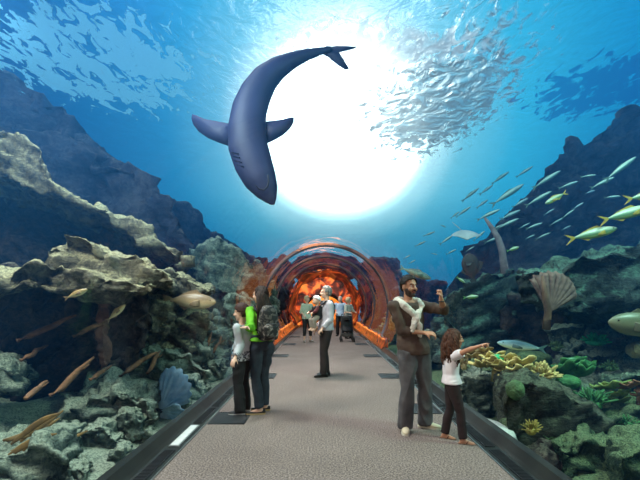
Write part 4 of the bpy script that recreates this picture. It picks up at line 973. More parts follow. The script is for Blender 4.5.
# ---------------------------------------------------------------- 5 the man with the baby, mid walkway
d5 = 8.5
g = person('grey haired man in pale shirt carrying a baby in a front carrier', d5, 325, 1.80, -78, -72, -80, pitch=2, skin=SKIN_FAIR, build=1.02,
    feet=((.02, .08, -84), (-.03, -.11, -74)), pelvis=(.02, 0), neck=(.035, 0), bend=.0,
    arms=[(324, 324, 1, 315, 331, 1, (.3, -.2, -.8), 'hold'), (331, 321, -1, 320, 331, -1, (.3, .4, -.8), 'hold')],
    top=dict(mat=simple('shirt_pale_grey', (196, 188, 190), .8, (170, 162, 166), 6), sleeve=1.85, hem=-.03, ex=.018, wr=.010),
    legs=dict(mat=simple('trousers_brown_black', (46, 34, 32), .85, (30, 22, 22), 6), ex=.018, flare=.012, drop=.03), shoes=dict(mat=simple('shoe_black', (22, 20, 20), .35)), voxel=.009)
short_hair(g, GREYHAIR, .006, -.02, .075)
s = g.s; CARR = simple('carrier_black', (26, 24, 28), .8, (16, 15, 18))
bc = g.spine(.68) + g.fc * .19 * s
bm = bmesh.new(); add_loft(bm, [(bc + V((0, 0, z)) , g.lc * w, g.fc * dp) for z, w, dp in ((-.2, .07, .05), (-.16, .12, .105), (-.02, .13, .115), (.06, .125, .11), (.075, .12, .10))], 18); ca = mesh_obj('baby_carrier', remesh(bm, .01, 2), CARR, g.t)
for q in (-1, 1):
    bm = bmesh.new(); add_tube(bm, [bc + g.lc * q * .10 + V((0, 0, .07)), g.nb + g.lc * q * .115 * s + g.fc * .06 * s - V((0, 0, .02)), g.nb + g.lc * q * .115 * s - g.fc * .06 * s - V((0, 0, .005)), g.spine(.84) - g.fc * .125 * s + g.lc * q * .06, g.spine(.62) - g.fc * .135 * s - g.lc * q * .05, g.spine(.52) - g.fc * .09 * s - g.lc * q * .14 * s], [.026, .034, .036, .036, .034, .024], 8); obj('strap', bm, CARR, ca)
g5 = g
# the baby
bs = .36; bt = g.root + bc + V((0, 0, -.20))
t = thing('person', bt, 'baby in white cap and dark red top facing out from the chest carrier', 'baby')
bm = bmesh.new(); o3 = V((0, 0, .20)); f, l = g.fc, g.lc; Z = V((0, 0, 1))
hb = o3 + Z * .19 + f * .02
add_loft(bm, [(o3 + Z * z, l * w, f * w * .8) for z, w in ((-.14, .05), (-.10, .085), (0, .085), (.06, .075), (.10, .04), (.13, .035))], 14)
hM = Matrix((l, f, Z)).transposed()
add_ell(bm, hb, (.068, .075, .08), hM); add_ell(bm, hb + f * .03 - Z * .03, (.052, .05, .045), hM); add_ell(bm, hb + f * .078 - Z * .012, (.009, .010, .009), hM, 8, 6)
for q in (-1, 1):
    add_cap(bm, o3 + l * q * .08 + Z * .06, .03, o3 + l * q * .13 + f * .07 - Z * .02, .025); add_cap(bm, o3 + l * q * .13 + f * .07 - Z * .02, .025, o3 + l * q * .12 + f * .15 - Z * .06, .02); add_ell(bm, o3 + l * q * .12 + f * .165 - Z * .065, (.022, .024, .018), hM, 10, 8)
    add_cap(bm, o3 + l * q * .06 - Z * .12, .052, o3 + l * q * .10 + f * .10 - Z * .20, .042); add_cap(bm, o3 + l * q * .10 + f * .10 - Z * .20, .042, o3 + l * q * .095 + f * .085 - Z * .36, .03); add_cap(bm, o3 + l * q * .095 + f * .085 - Z * .375, .028, o3 + l * q * .095 + f * .14 - Z * .40, .02)
mesh_obj('body', remesh(bm, .008, 2), SKIN_FAIR, t)
bm = bmesh.new(); add_loft(bm, [(o3 + Z * z, l * w, f * w * .85) for z, w in ((-.10, .10), (0, .098), (.06, .09), (.09, .055))], 14)
for q in (-1, 1): add_cap(bm, o3 + l * q * .08 + Z * .06, .04, o3 + l * q * .13 + f * .07 - Z * .02, .036); add_loft_limb(bm, o3 + l * q * .13 + f * .07 - Z * .02, .036, o3 + l * q * .12 + f * .13 - Z * .05, .03)
mesh_obj('jumper', remesh(bm, .009, 2), simple('jumper_dark_red', (96, 34, 34), .85, (66, 22, 24), 10), t)
bm = bmesh.new()
for q in (-1, 1): add_cap(bm, o3 + l * q * .06 - Z * .12, .062, o3 + l * q * .10 + f * .10 - Z * .20, .052); add_loft_limb(bm, o3 + l * q * .10 + f * .10 - Z * .20, .052, o3 + l * q * .095 + f * .085 - Z * .35, .042)
mesh_obj('trousers', remesh(bm, .009, 2), simple('baby_trousers', (150, 136, 120), .85, (122, 110, 98), 8), t)
bm = bmesh.new(); add_ell(bm, hb + Z * .015 - f * .008, (.078, .086, .085), hM, 28, 20)
bmesh.ops.delete(bm, geom=[v for v in bm.verts if (v.co - hb).z < .015 - .05 * (-(v.co - hb).dot(f) / .086)], context='VERTS')
cp = obj('cap', bm, simple('cap_white', (226, 220, 216), .8, (206, 200, 198)), t); md = cp.modifiers.new('s', 'SOLIDIFY'); md.thickness = .008
for q in (-1, 1):
    b2 = bmesh.new(); add_ell(b2, hb + f * .069 + l * q * .026 + Z * .0, (.009, .006, .008), hM, 8, 6); obj('eye', b2, EYE_D, t)
# ---------------------------------------------------------------- 6 7 8 the three at the far end
g = person('woman in pale green top and black cropped trousers left of the far group', 15.7, 307, 1.70, 25, 25, 40, skin=SKIN_FAIR, female=True,
    feet=((-.10, 0, 10), (.14, .10, 40)), arms=[('v', (-.07, .03, -.27), (.12, -.18, -.12), (0, 0, -1), 'hold'), ('v', (.10, .02, -.26), (.02, -.10, -.22), (0, 0, -1), 'relaxed')],
    top=dict(mat=simple('top_pale_green', (196, 204, 176), .8, (170, 178, 152), 6), sleeve=1.2, hem=-.06, ex=.02, name='blouse'),
    legs=dict(mat=BLACKCLOTH, ex=.014, cut=.62, drop=0), shoes=dict(mat=simple('shoe_grey', (128, 116, 106), .6)), voxel=.014)
short_hair(g, BLONDE, .02, -.06, .05)
g = person('white haired man in light blue shirt and black trousers, farthest in the tunnel', 18.6, 340, 1.72, -8, -8, -30, skin=SKIN_FAIR,
    feet=((-.11, 0, -20), (.11, 0, 20)), arms=[('v', (-.10, .03, -.26), (.10, -.16, -.10), (0, 0, -1), 'hold'), ('v', (.12, .02, -.25), (-.08, -.18, -.08), (0, 0, -1), 'hold')],
    top=dict(mat=simple('shirt_light_blue', (176, 196, 214), .8, (150, 172, 194), 6), sleeve=1.1, hem=-.05, ex=.022), legs=dict(mat=BLACKCLOTH, ex=.018, flare=.012), shoes=dict(mat=simple('shoe_black', (22, 20, 20), .35)), voxel=.014)
short_hair(g, WHITEHAIR, .008, -.02, .07)
g = person('woman with pale hair in cream top standing behind the pushchair', 17.2, 348.5, 1.66, 60, 50, 70, skin=SKIN_FAIR, female=True,
    feet=((-.09, 0, 30), (.10, .05, 60)), arms=[('v', (-.02, -.06, -.27), (.16, -.20, -.02), (0, 0, -1), 'hold'), ('v', (.12, .0, -.25), (.06, -.24, -.02), (0, 0, -1), 'hold')],
    top=dict(mat=simple('top_cream', (206, 204, 186), .8, (180, 178, 160), 6), sleeve=1.0, hem=-.05, ex=.02, name='blouse'), legs=dict(mat=BLACKCLOTH, ex=.016), shoes=dict(mat=simple('shoe_black', (22, 20, 20), .35)), voxel=.014)
short_hair(g, BLONDE, .022, -.07, .05)
# pushchair
t = thing('pushchair', (P(347, 302, 16.0).x, 16.0, 0), 'black folding pushchair loaded with bags in front of the cream topped woman', 'pushchair')
PF = simple('pushchair_frame', (70, 66, 66), .35, (50, 48, 48), metal=.5); TY = simple('tyre', (24, 23, 24), .7)
for q in (-1, 1):
    bm = bmesh.new(); add_tube(bm, [(q * .22, -.32, .12), (q * .21, .0, .52), (q * .21, .26, .96), (q * .19, .36, 1.02)], .016, 8); obj('frame_bar', bm, PF, t)
    bm = bmesh.new(); add_tube(bm, [(q * .23, .30, .12), (q * .21, .0, .52)], .015, 8); obj('leg', bm, PF, t)
    for y in (-.34, .30):
        bm = bmesh.new()
        for e in (-.045, .045):
            c = V((q * .23 + e * .6, y, .085)); add_tube(bm, [c + V((0, math.cos(a) * .065, math.sin(a) * .065)) for a in [k * math.pi / 8 for k in range(17)]], .018, 8)
        add_tube(bm, [(q * .23 - .05, y, .085), (q * .23 + .05, y, .085)], .02, 8)
        obj('wheel', bm, TY, t)
bm = bmesh.new(); add_tube(bm, [(-.19, .36, 1.02), (0, .38, 1.03), (.19, .36, 1.02)], .02, 8); obj('handle', bm, TY, t)
bm = bmesh.new(); add_loft(bm, [((0, .02, .36), V((.19, 0, 0)), V((0, .20, 0))), ((0, -.02, .42), V((.2, 0, 0)), V((0, .2, 0))), ((0, .08, .6), V((.2, 0, 0)), V((0, .09, .02))), ((0, .16, .86), V((.19, 0, 0)), V((0, .06, .03)))], 16); mesh_obj('seat', remesh(bm, .02, 2), BLACKCLOTH, t)
bm = bmesh.new(); add_loft(bm, [((0, .04 - .0 * k, z), V((w, 0, 0)), V((0, dp, 0))) for k, (z, w, dp) in enumerate(((.18, .17, .16), (.2, .19, .18), (.30, .19, .18), (.32, .17, .15)))], 16); mesh_obj('basket', remesh(bm, .02, 1), simple('basket_grey', (92, 84, 80), .8, (60, 54, 52), 20), t)
bm = bmesh.new(); add_loft(bm, [((0, -.05, .86), V((.2, 0, 0)), V((0, .16, 0))), ((0, -.02, .93), V((.19, 0, 0)), V((0, .15, 0))), ((0, .02, .985), V((.15, 0, 0)), V((0, .10, 0))), ((0, .03, 1.0), V((.05, 0, 0)), V((0, .03, 0)))], 16); mesh_obj('canopy', remesh(bm, .02, 1), BLACKCLOTH, t)
# ================================================================ floor grilles and kerb vents
ORD = ['nearest', 'second', 'third', 'fourth', 'fifth', 'sixth', 'seventh', 'eighth']
GRATE = simple('grate_black', (34, 34, 35), .6, (22, 22, 23), 30)
def grille_proto():
    t = thing('floor_grille', (0, 0, 0), 'x', 'floor grille', 'black grilles let into the carpet')
    bm = bmesh.new()
    for q in (-1, 1):
        add_box(bm, (q * .215, 0, .004), (.02, .55, .014)); add_box(bm, (0, q * .265, .004), (.41, .02, .014))
    obj('frame', bm, BLACK, t, smooth=False)
    bm = bmesh.new(); add_box(bm, (0, 0, .001), (.41, .51, .004))
    for k in range(14): add_box(bm, (-.195 + .03 * k, 0, .006), (.012, .51, .006))
    obj('grate', bm, GRATE, t, smooth=False)
    return t
gp = None
for sgn, nm in ((-1, 'left'), (1, 'right')):
    for i, y in enumerate((5.42, 8.5, 11.7, 14.9, 18.1)):
        if sgn > 0 and i == 0: y = 5.9
        if gp is None: gp = grille_proto(); o = gp
        else: o = copy_tree(gp)
        o.location = (sgn * 1.28, y, 0.0)
        o['label'] = '%s black floor grille along the %s edge of the carpet' % (ORD[i], nm)
def vent_proto(name, lab, m, slots):
    t = thing(name, (0, 0, 0), lab, 'vent' if slots else 'light cover')
    bm = bmesh.new(); add_box(bm, (0, 0, .006), (.11, .74, .012), bevel=.003); obj('plate', bm, m, t, smooth=False)
    bm = bmesh.new()
    if slots:
        for k in range(24): add_box(bm, (0, -.345 + .03 * k, .0145), (.09, .012, .006))
        obj('slats', bm, BLACK, t, smooth=False)
    else:
        add_box(bm, (0, 0, .0145), (.085, .70, .005)); obj('diffuser', bm, simple('cover_satin', (206, 204, 198), .35, (186, 184, 178), 10), t, smooth=False)
    return t
vp = None
for sgn, nm in ((-1, 'left'), (1, 'right')):
    i = 0
    for k in range(9):
        y = 3.86 + .84 * k
        if sgn < 0 and k == 1:
            o = vent_proto('light_cover', 'pale metal light cover set in the left kerb among black vents', STEEL, False)
        else:
            if vp is None: vp = vent_proto('kerb_vent', 'x', BLACK, True); vp['group'] = 'black slotted vents in the kerb'; o = vp
            else: o = copy_tree(vp)
            if i < 8: o['label'] = '%s black slotted vent along the %s kerb' % (ORD[i], nm)
            else: o['label'] = 'farthest black slotted vent along the %s kerb' % nm
            i += 1
        o.location = (sgn * 1.632, y, 0.004)

# ================================================================ shark
def Z5(x, y): return (180 + x * .3958, 30 + y * .3958)
SHARK = simple('shark_skin', (38, 42, 78), .6, (28, 31, 62), 1.5, bump=.15, bscale=30)
SHARKB = simple('shark_belly', (74, 82, 120), .6, (56, 62, 100), 1.5)
ds = 9.0
cl = [(236, 443, 4), (232, 432, 14), (220, 408, 30), (203, 378, 42), (186, 340, 48), (172, 295, 50), (169, 245, 47), (176, 200, 44), (192, 160, 40), (216, 122, 34), (248, 95, 27), (285, 76, 20), (325, 61, 14), (360, 52, 10), (388, 47, 8)]
center = P(*Z5(190, 200), ds)
t = thing('shark', center, 'big dark shark curving overhead against the bright disc', 'shark')
pts = [P(*Z5(x, y), ds - .25 + .5 * i / len(cl)) - center for i, (x, y, w) in enumerate(cl)]; hw = [w * .3958 * ds / F for x, y, w in cl]
view = (center - V((CAMX, 0, CAMZ))).normalized()
rings = []
for i, p in enumerate(pts):
    dd = (pts[min(i + 1, len(pts) - 1)] - pts[max(i - 1, 0)]).normalized(); sd = dd.cross(view).normalized(); bk = sd.cross(dd)
    rings.append((p, sd * hw[i], bk * hw[i] * .78))
bm = bmesh.new(); add_loft(bm, rings, 24); sub = bm_from(remesh(bm, .05, 4, .5)); obj('body', sub, SHARK, t)
def fin(name, outline, m, par, d0, off, th=.045, curve=0.0, mid=None):
    """thin tapered blade: outline in photo-crop coordinates, thick at the root (first and last points)"""
    n = len(outline); P0 = [P(*Z5(x, y), d0) - off for x, y in outline]
    rootc = (P0[0] + P0[-1]) / 2; mx = max((p - rootc).length for p in P0); nrm = view
    bm = bmesh.new(); c = sum(P0, V()) / n
    f_, b_ = [], []
    for p in P0:
        e = (p - rootc).length / mx; q = p + nrm * curve * e * e
        f_.append(bm.verts.new(q - nrm * .008)); b_.append(bm.verts.new(q + nrm * .008))
    for shift, L_, fl in ((-1, f_, False), (1, b_, True)):
        cv = bm.verts.new(rootc.lerp(c, .75) + nrm * (shift * th + curve * .15))
        for k in range(n):
            f = (L_[k], L_[(k + 1) % n], cv); bm.faces.new(f[::-1] if fl else f)
    for k in range(n): bm.faces.new((f_[k], b_[k], b_[(k + 1) % n], f_[(k + 1) % n]))
    bmesh.ops.recalc_face_normals(bm, faces=bm.faces)
    return obj(name, bm, m, par)
fin('pectoral_fin', [(135, 238), (122, 236), (95, 231), (60, 225), (38, 216), (26, 213), (24, 224), (30, 240), (45, 258), (70, 274), (95, 284), (122, 293), (138, 294)], SHARK, t, ds, center, .07, .3)
fin('pectoral_fin', [(205, 232), (218, 231), (240, 229), (262, 226), (280, 221), (291, 221), (290, 234), (280, 250), (262, 266), (240, 278), (222, 286), (208, 288)], SHARK, t, ds, center, .07, .3)
fin('tail_fin', [(372, 45), (395, 40), (420, 41), (446, 43), (440, 47), (415, 47), (398, 50), (410, 70), (428, 98), (418, 101), (398, 88), (374, 68), (352, 56)], SHARK, t, ds + .25, center, .035)
i = 7; p = pts[i]; bm = bmesh.new()
bk = view; dd = (pts[i - 2] - pts[i + 2]).normalized()
for q in (-1, 1): pass
ring = [(p + bk * (hw[i] * .6) , dd * .42, dd.cross(bk) * .06), (p + bk * (hw[i] * .78 + .25) - dd * .12, dd * .24, dd.cross(bk) * .035), (p + bk * (hw[i] * .78 + .52) - dd * .26, dd * .06, dd.cross(bk) * .012)]
add_loft(bm, ring, 14); obj('dorsal_fin', bm, SHARK, t)
bm = bmesh.new()                                              # mouth: a dark curved crease under the snout
mp = [(190, 392), (200, 402), (212, 404), (221, 396), (224, 382), (222, 366)]
add_tube(bm, [P(*Z5(x, y), ds - .25 - .28) - center for x, y in mp], .018, 6); obj('mouth', bm, simple('shark_mouth', (24, 22, 40), .6), t)
for k, (x, y) in enumerate(((136, 312), (140, 322), (144, 333), (149, 344))):
    bm = bmesh.new(); add_tube(bm, [P(*Z5(x - 6, y - 4), ds - .25) - center - view * .05, P(*Z5(x + 12, y - 1), ds - .25) - center - view * .16], .012, 6); obj('gill_slit', bm, simple('shark_mouth', (24, 22, 40), .6), t)

# ================================================================ fish
def fish_mat(name, back, side, belly, rough=.35):
    m, nt, N, L, out = newmat(name)
    b = N.new('ShaderNodeBsdfPrincipled'); L.new(b.outputs[0], out.inputs[0]); b.inputs['Roughness'].default_value = rough
    tc = N.new('ShaderNodeTexCoord'); sp = N.new('ShaderNodeSeparateXYZ'); L.new(tc.outputs['Generated'], sp.inputs[0])
    nz = N.new('ShaderNodeTexNoise'); nz.inputs['Scale'].default_value = 9; L.new(tc.outputs['Object'], nz.inputs['Vector'])
    ma = N.new('ShaderNodeMath'); ma.operation = 'MULTIPLY_ADD'; L.new(nz.outputs['Fac'], ma.inputs[0]); ma.inputs[1].default_value = .2; L.new(sp.outputs['Z'], ma.inputs[2])
    rp = ramp(N, [(.32, rgb(belly)), (.55, rgb(side)), (.82, rgb(back))]); L.new(ma.outputs[0], rp.inputs[0]); L.new(rp.outputs[0], b.inputs['Base Color'])
    return m
SILVER = fish_mat('fish_silver', (170, 196, 192), (82, 118, 126), (70, 104, 116)); SILVERF = simple('fin_silver', (88, 118, 118), .5)
JACK = fish_mat('fish_jack', (170, 186, 160), (84, 118, 88), (130, 150, 70)); JACKF = simple('fin_yellow', (176, 150, 58), .5)
BROWN = fish_mat('fish_brown', (140, 112, 84), (196, 160, 118), (214, 190, 150)); BROWNF = simple('fin_brown', (160, 128, 96), .5)
BLUEF = fish_mat('fish_blue_silver', (110, 150, 160), (184, 212, 214), (200, 220, 216)); GREENF = fish_mat('fish_green', (70, 130, 80), (96, 168, 100), (120, 180, 110))
GREENFF = simple('fin_green', (90, 150, 80), .5); DARKF = fish_mat('fish_dark', (26, 27, 34), (36, 35, 42), (42, 40, 46), .7); DARKFF = simple('fin_dark', (40, 40, 48), .5)
def fish_proto(body, finm, h, wd, tail=.2, fork=.55, dors=.08, detail=True):
    """nose at +x .5, tail at -x .5, back up"""
    t = thing('fish', (0, 0, 0), 'x', 'fish')
    bm = bmesh.new()
    prof = [(.5, .04), (.485, .2), (.44, .46), (.36, .74), (.24, .95), (.10, 1.0), (-.05, .88), (-.18, .62), (-.28, .34), (-.34, .2), (-.37, .18)]
    add_loft(bm, [(V((x, 0, .02 * h * (1 - k))), V((0, wd * max(k, .05) * (1 if x > -.2 else .6), 0)), V((0, 0, h * k))) for x, k in prof], 14)
    obj('body', bm, body, t)
    def blade(name, pts, th=.008):
        bm = bmesh.new(); a = [bm.verts.new((x, th, z)) for x, z in pts]; c = [bm.verts.new((x, -th, z)) for x, z in pts]; n = len(pts)
        bm.faces.new(a); bm.faces.new(c[::-1])
        for k in range(n): bm.faces.new((a[k], c[k], c[(k + 1) % n], a[(k + 1) % n]))
        bmesh.ops.recalc_face_normals(bm, faces=bm.faces); bmesh.ops.triangulate(bm, faces=[f for f in bm.faces if len(f.verts) > 4]); return obj(name, bm, finm, t, smooth=False)
    ex = -.36 - tail * (1 - fork)
    blade('tail_fin', [(-.34, .18 * h), (-.40, .30 * h + .02), (-.36 - tail, tail * .62), (ex, 0), (-.36 - tail, -tail * .62), (-.40, -.30 * h - .02), (-.34, -.18 * h)])
    blade('dorsal_fin', [(.22, h * .88), (.12, h + dors), (0, h * .95 + dors * .7), (-.15, h * .70 + dors * .35), (-.24, h * .42), (-.1, h * .7), (.1, h * .9)])
    if detail:
        blade('anal_fin', [(-.02, -h * .88), (-.10, -h * .8 - dors * .8), (-.24, -h * .42), (-.15, -h * .55)])
        for q in (-1, 1):
            bm = bmesh.new(); add_ell(bm, (.40, q * wd * .52, h * .22), (.013, .008, .013), None, 10, 6); obj('eye', bm, EYE_D, t)
            bm = bmesh.new(); add_loft(bm, [(V((.22, q * wd * .92, -h * .2)), V((0, .006, 0)), V((0, 0, .05 * h / .12))), (V((.12, q * (wd + .035), -h * .3)), V((0, .005, 0)), V((0, 0, .045 * h / .12))), (V((.04, q * (wd + .05), -h * .42)), V((0, .003, 0)), V((0, 0, .015)))], 8); obj('pectoral_fin', bm, finm, t)
    return t
_fp = {}
def fish(species, args, label, px, py, d, lpx, ang, group=None, yaw=0, cat='fish', name='fish'):
    if species not in _fp: o = fish_proto(*args); _fp[species] = o
    else: o = copy_tree(_fp[species])
    L_ = lpx * d / F
    o.scale = (L_, L_, L_); o.location = P(px, py, d)
    a = ((ang + 180) % 360) - 180
    left = abs(a) > 90
    q = Quaternion((0, 0, 1), R(yaw))
    if left: q = Quaternion((0, 1, 0), R((180 - a) if a > 0 else (-180 - a))) @ Quaternion((0, 0, 1), R(180 + yaw))
    else: q = Quaternion((0, 1, 0), R(-a)) @ q
    o.rotation_mode = 'XYZ'; o.rotation_euler = q.to_euler()
    tag(o, label, cat, group); o.name = name
    return o
SLIM = (SILVER, SILVERF, .068, .05, .14, .6, .025, False)
GR = 'slim silvery fish of the school on the right'
clusters = [
 ('slim silver fish in the top band of the right school', [(507, 195, 38, 33, 11), (520, 203, 21, 30, 11.5), (546, 180, 30, 33, 10), (538, 199, 27, 30, 9.5), (568, 185, 20, 20, 9.5), (588, 176, 14, 5, 9), (602, 183, 26, 25, 8.6), (620, 169, 36, 38, 8.0)]),
 ('dim slim fish low in the right school above the ledge', [(556, 222, 14, 30, 12), (566, 228, 12, 25, 12.2), (578, 206, 14, 30, 11.6), (549, 212, 13, 30, 12), (590, 192, 13, 20, 11.5), (524, 226, 12, 28, 12.2)]),
 ('dim slim fish in the clear water above the right school', [(470, 195, 20, 38, 13.5), (486, 190, 18, 36, 13.5), (500, 178, 20, 35, 13.5), (524, 172, 18, 33, 13), (482, 204, 16, 36, 13.2)]),
 ('slim silver fish in the cluster below the ray', [(434, 254, 7, -10, 13), (446, 240, 16, 35, 12), (451, 252, 11, 25, 11.5), (470, 249, 10, 30, 11.5), (479, 236, 15, 40, 11), (492, 240, 19, 20, 10.5)]),
 ('slim silver fish in the row right of the ray', [(488, 215, 24, 25, 10.5), (498, 227, 14, 25, 11.5), (510, 215, 25, 25, 10.8), (507, 224, 23, 25, 10), (534, 226, 18, 20, 10), (543, 236, 15, 25, 10.4), (530, 237, 12, 22, 11)]),
 ('slim silver fish in open water between the man and the ray', [(407, 257, 8, 30, 13), (412, 262, 8, 30, 12.5), (420, 244, 12, 25, 13), (429, 234, 12, 20, 13), (443, 226, 7, -20, 13), (455, 215, 12, 38, 13), (463, 212, 17, 35, 12.5)]),
]
for lab, L_ in clusters:
    L_ = sorted(L_)
    for i, (x, y, l, a, dd) in enumerate(L_):
        n = len(L_); od = 'leftmost' if i == 0 else 'rightmost' if i == n - 1 else ORD[i] + ' from left'
        fish('slim', SLIM, '%s %s' % (od, lab), x, y, dd, l * 1.05, a, GR, yaw=random.Random(i * 7 + int(x)).uniform(-14, 14))
fish('slim', SLIM, 'small silver fish alone above the tail of the yellow jack near the edge', 612, 197, 8.6, 17, 5, GR)
fish('slim', SLIM, 'lone dim silver fish between the pale fish school and the yellow jack pointing right', 568, 214, 9.5, 16, 35, GR)
JA = (JACK, JACKF, .098, .065, .17, .7, .04, True)
fish('jack', JA, 'yellow finned jack heading down to the left in the school', 556, 198, 7.4, 28, 208, yaw=10)
fish('jack', JA, 'large yellow tailed jack pointing right just above the dark ledge', 592, 234, 6.4, 52, 13)
fish('jack', JA, 'yellow tailed jack partly out of frame above the large jack', 626, 214, 6.3, 54, 15)
fish('jack', JA, 'yellow tailed jack cut off by the right edge, highest of the jacks', 648, 195, 6.3, 48, 12)
fish('smalljack', (JACK, GREENFF, .13, .08, .18, .5, .05, True), 'small yellow green fish below the silver school', 513, 249, 8.6, 13, 18)
fish('smalljack', None, 'small green fish in front of the dark mound right of the raised fist', 471, 297, 8.2, 15, 5)
fish('smalljack', None, 'tiny yellow fish left of the dark batfish', 461, 280, 8.6, 10, -35)
fish('bluesilver', (BLUEF, SILVERF, .095, .07, .15, .6, .03, True), 'long pale blue silver fish above the yellow corals heading left', 522, 346, 6.6, 50, 172)
fish('greenfish', (GREENF, GREENFF, .15, .08, .14, .2, .04, True), 'green parrot shaped fish over the green plate coral', 580, 362, 6.9, 33, 176)
fish('edgefish', (fish_mat('fish_olive', (104, 112, 84), (132, 128, 96), (120, 112, 84)), simple('fin_olive', (110, 108, 78), .5), .16, .10, .16, .3, .05, True), 'large brown green fish entering from the right edge', 646, 325, 5.2, 76, 176)
fish('grouper', (BROWN, BROWNF, .155, .10, .17, .15, .07, True), 'large brown grouper resting over the rocks on the left', 190, 301, 8.0, 52, -3)
fish('smallbrown', (fish_mat('fish_tan', (170, 140, 90), (206, 178, 120), (214, 196, 150)), BROWNF, .12, .08, .17, .5, .05, True), 'small tan fish below the pale left ledge', 76, 294, 5.1, 25, 22)
fish('smallbrown', None, 'brownish fish slanting up beside the upright red rock rib', 116, 313, 5.6, 25, 42)
fish('bat', (DARKF, DARKFF, .30, .09, .14, .2, .14, True), 'dark deep bodied batfish in front of the dark mound', 471, 268, 9.0, 30, 100)
fish('seam_glint', (fish_mat('seam_grey_green', (96, 116, 110), (128, 146, 134), (150, 160, 146)), simple('seam_edge_grey_green', (110, 130, 122), .5), .11, .16, .12, .4, .03, True), 'grey green fish shape standing in for an acrylic seam reflection above the brown shirted man', 415, 273, 10.0, 34, -20)  # fish shape built in place of a reflection on the acrylic seam
# the pale ray
t = thing('ray', P(465, 235, 10.2), 'pale ray with spread wings in the silver school', 'ray')
RAYM = simple('ray_pale', (178, 186, 190), .5, (150, 160, 166), 4)
bm = bmesh.new(); sc = 10.2 / F
NX, NY = 14, 10; top_, bot_ = [], []
for i in range(NX + 1):
    u = -1 + 2 * i / NX; rt, rb = [], []
    for j in range(NY + 1):
        v = -1 + 2 * j / NY; ch = (1 - abs(u)) ** .8 * 8 + .3; x = u * 15; y = v * ch + abs(u) * -5
        th = 2.6 * max(0, 1 - u * u * 1.4 - v * v) ** .5 if u * u * 1.4 + v * v < 1 else .12
        up = 2.4 * math.sin(abs(u) * 2.2)
        rt.append(bm.verts.new(V((x, y * .75, y * .65 + up + th)) * sc)); rb.append(bm.verts.new(V((x, y * .75, y * .65 + up - th)) * sc))
    top_.append(rt); bot_.append(rb)
for i in range(NX):
    for j in range(NY):
        bm.faces.new((top_[i][j], top_[i + 1][j], top_[i + 1][j + 1], top_[i][j + 1])); bm.faces.new((bot_[i][j + 1], bot_[i + 1][j + 1], bot_[i + 1][j], bot_[i][j]))
bd = [(i, 0) for i in range(NX + 1)] + [(NX, j) for j in range(1, NY + 1)] + [(i, NY) for i in range(NX - 1, -1, -1)] + [(0, j) for j in range(NY - 1, 0, -1)]
for (a, b_), (c, d_) in zip(bd, bd[1:] + bd[:1]):
    try: bm.faces.new((top_[a][b_], bot_[a][b_], bot_[c][d_], top_[c][d_]))
    except ValueError: pass
bmesh.ops.recalc_face_normals(bm, faces=bm.faces); obj('body', bm, RAYM, t)
bm = bmesh.new(); add_tube(bm, [V((0, 5, 4)) * sc, V((-4, 8, 9)) * sc, V((-10, 10, 15)) * sc], [.8 * sc, .5 * sc, .15 * sc], 8); obj('tail', bm, RAYM, t)

# ================================================================ corals, weeds and shells
def coral_mat(name, c, c2, sc=8, tip=None):
    return simple(name, c, .8, c2, sc, bump=.7, bscale=30)
YEL = coral_mat('coral_yellow', (226, 204, 132), (160, 142, 84)); TANC = coral_mat('coral_tan', (186, 164, 118), (128, 110, 78)); GRN = coral_mat('coral_green', (86, 146, 84), (46, 96, 58)); GRN2 = coral_mat('coral_olive', (96, 124, 78), (58, 84, 54)); BRT = coral_mat('coral_bright_green', (70, 210, 140), (40, 150, 100)); ORC = coral_mat('coral_rust', (168, 118, 84), (112, 78, 60))
def plates(name, label, px, py, d, w, h, m, n, seed, tilt=.35):
    """table coral: overlapping ruffled plates on a short stem"""
    rnd = random.Random(seed); sc = d / F; base = P(px, py + h * .5, d)
    t = thing(name, base, label, 'coral')
    for k in range(n):
        cx, cy, cz = rnd.uniform(-.36, .36) * w * sc, rnd.uniform(-.3, .3) * w * sc, (h * (.15 + .8 * (k + .5) / n)) * sc
        r = w * sc * rnd.uniform(.26, .40); ph = rnd.uniform(0, 6); lob = rnd.choice((4, 5, 6)); bm = bmesh.new()
        NR, NA_ = 5, 36; rows = []
        for i in range(NR + 1):
            q = i / NR; row = []
            for a in range(NA_):
                an = 2 * math.pi * a / NA_; rr = r * q * (1 + .22 * math.sin(lob * an + ph) + .08 * math.sin(11 * an + ph))
                z = r * (.35 * q * q + .16 * q * math.sin(lob * an + ph + 1) + .05 * q * math.sin(13 * an))
                row.append(bm.verts.new((cx + rr * math.cos(an), cy + rr * math.sin(an), cz + z - rr * math.sin(an) * tilt)))
            rows.append(row)
        for i in range(NR):
            for a in range(NA_): bm.faces.new((rows[i][a], rows[i][(a + 1) % NA_], rows[i + 1][(a + 1) % NA_], rows[i + 1][a]))
        bmesh.ops.remove_doubles(bm, verts=bm.verts, dist=1e-5)
        o = obj('plate', bm, m, t); md = o.modifiers.new('s', 'SOLIDIFY'); md.thickness = r * .10
    bm = bmesh.new(); add_tube(bm, [(0, 0, -h * .4 * sc), (0, 0, h * .3 * sc), (.05 * w * sc, 0, h * .7 * sc)], [w * .16 * sc, w * .12 * sc, w * .18 * sc], 10); obj('stem', bm, m, t)
def dome(name, label, px, py, d, w, h, m, seed, groove=.06, f=9):
    sc = d / F; bm = bmesh.new(); bmesh.ops.create_icosphere(bm, subdivisions=5, radius=1.0)
    for v in bm.verts:
        q = v.co.copy(); r = 1 + groove * (1 - abs(noise.noise(q * f + V((seed, 0, 0)))) * 3) + .10 * noise.noise(q * 1.7 + V((seed, seed, 0)))
        v.co = V((q.x * w * .5 * sc * r, q.y * w * .5 * sc * r, q.z * h * .5 * sc * r))
    o = obj(name, bm, m, None, P(px, py, d)); tag(o, label, 'coral')
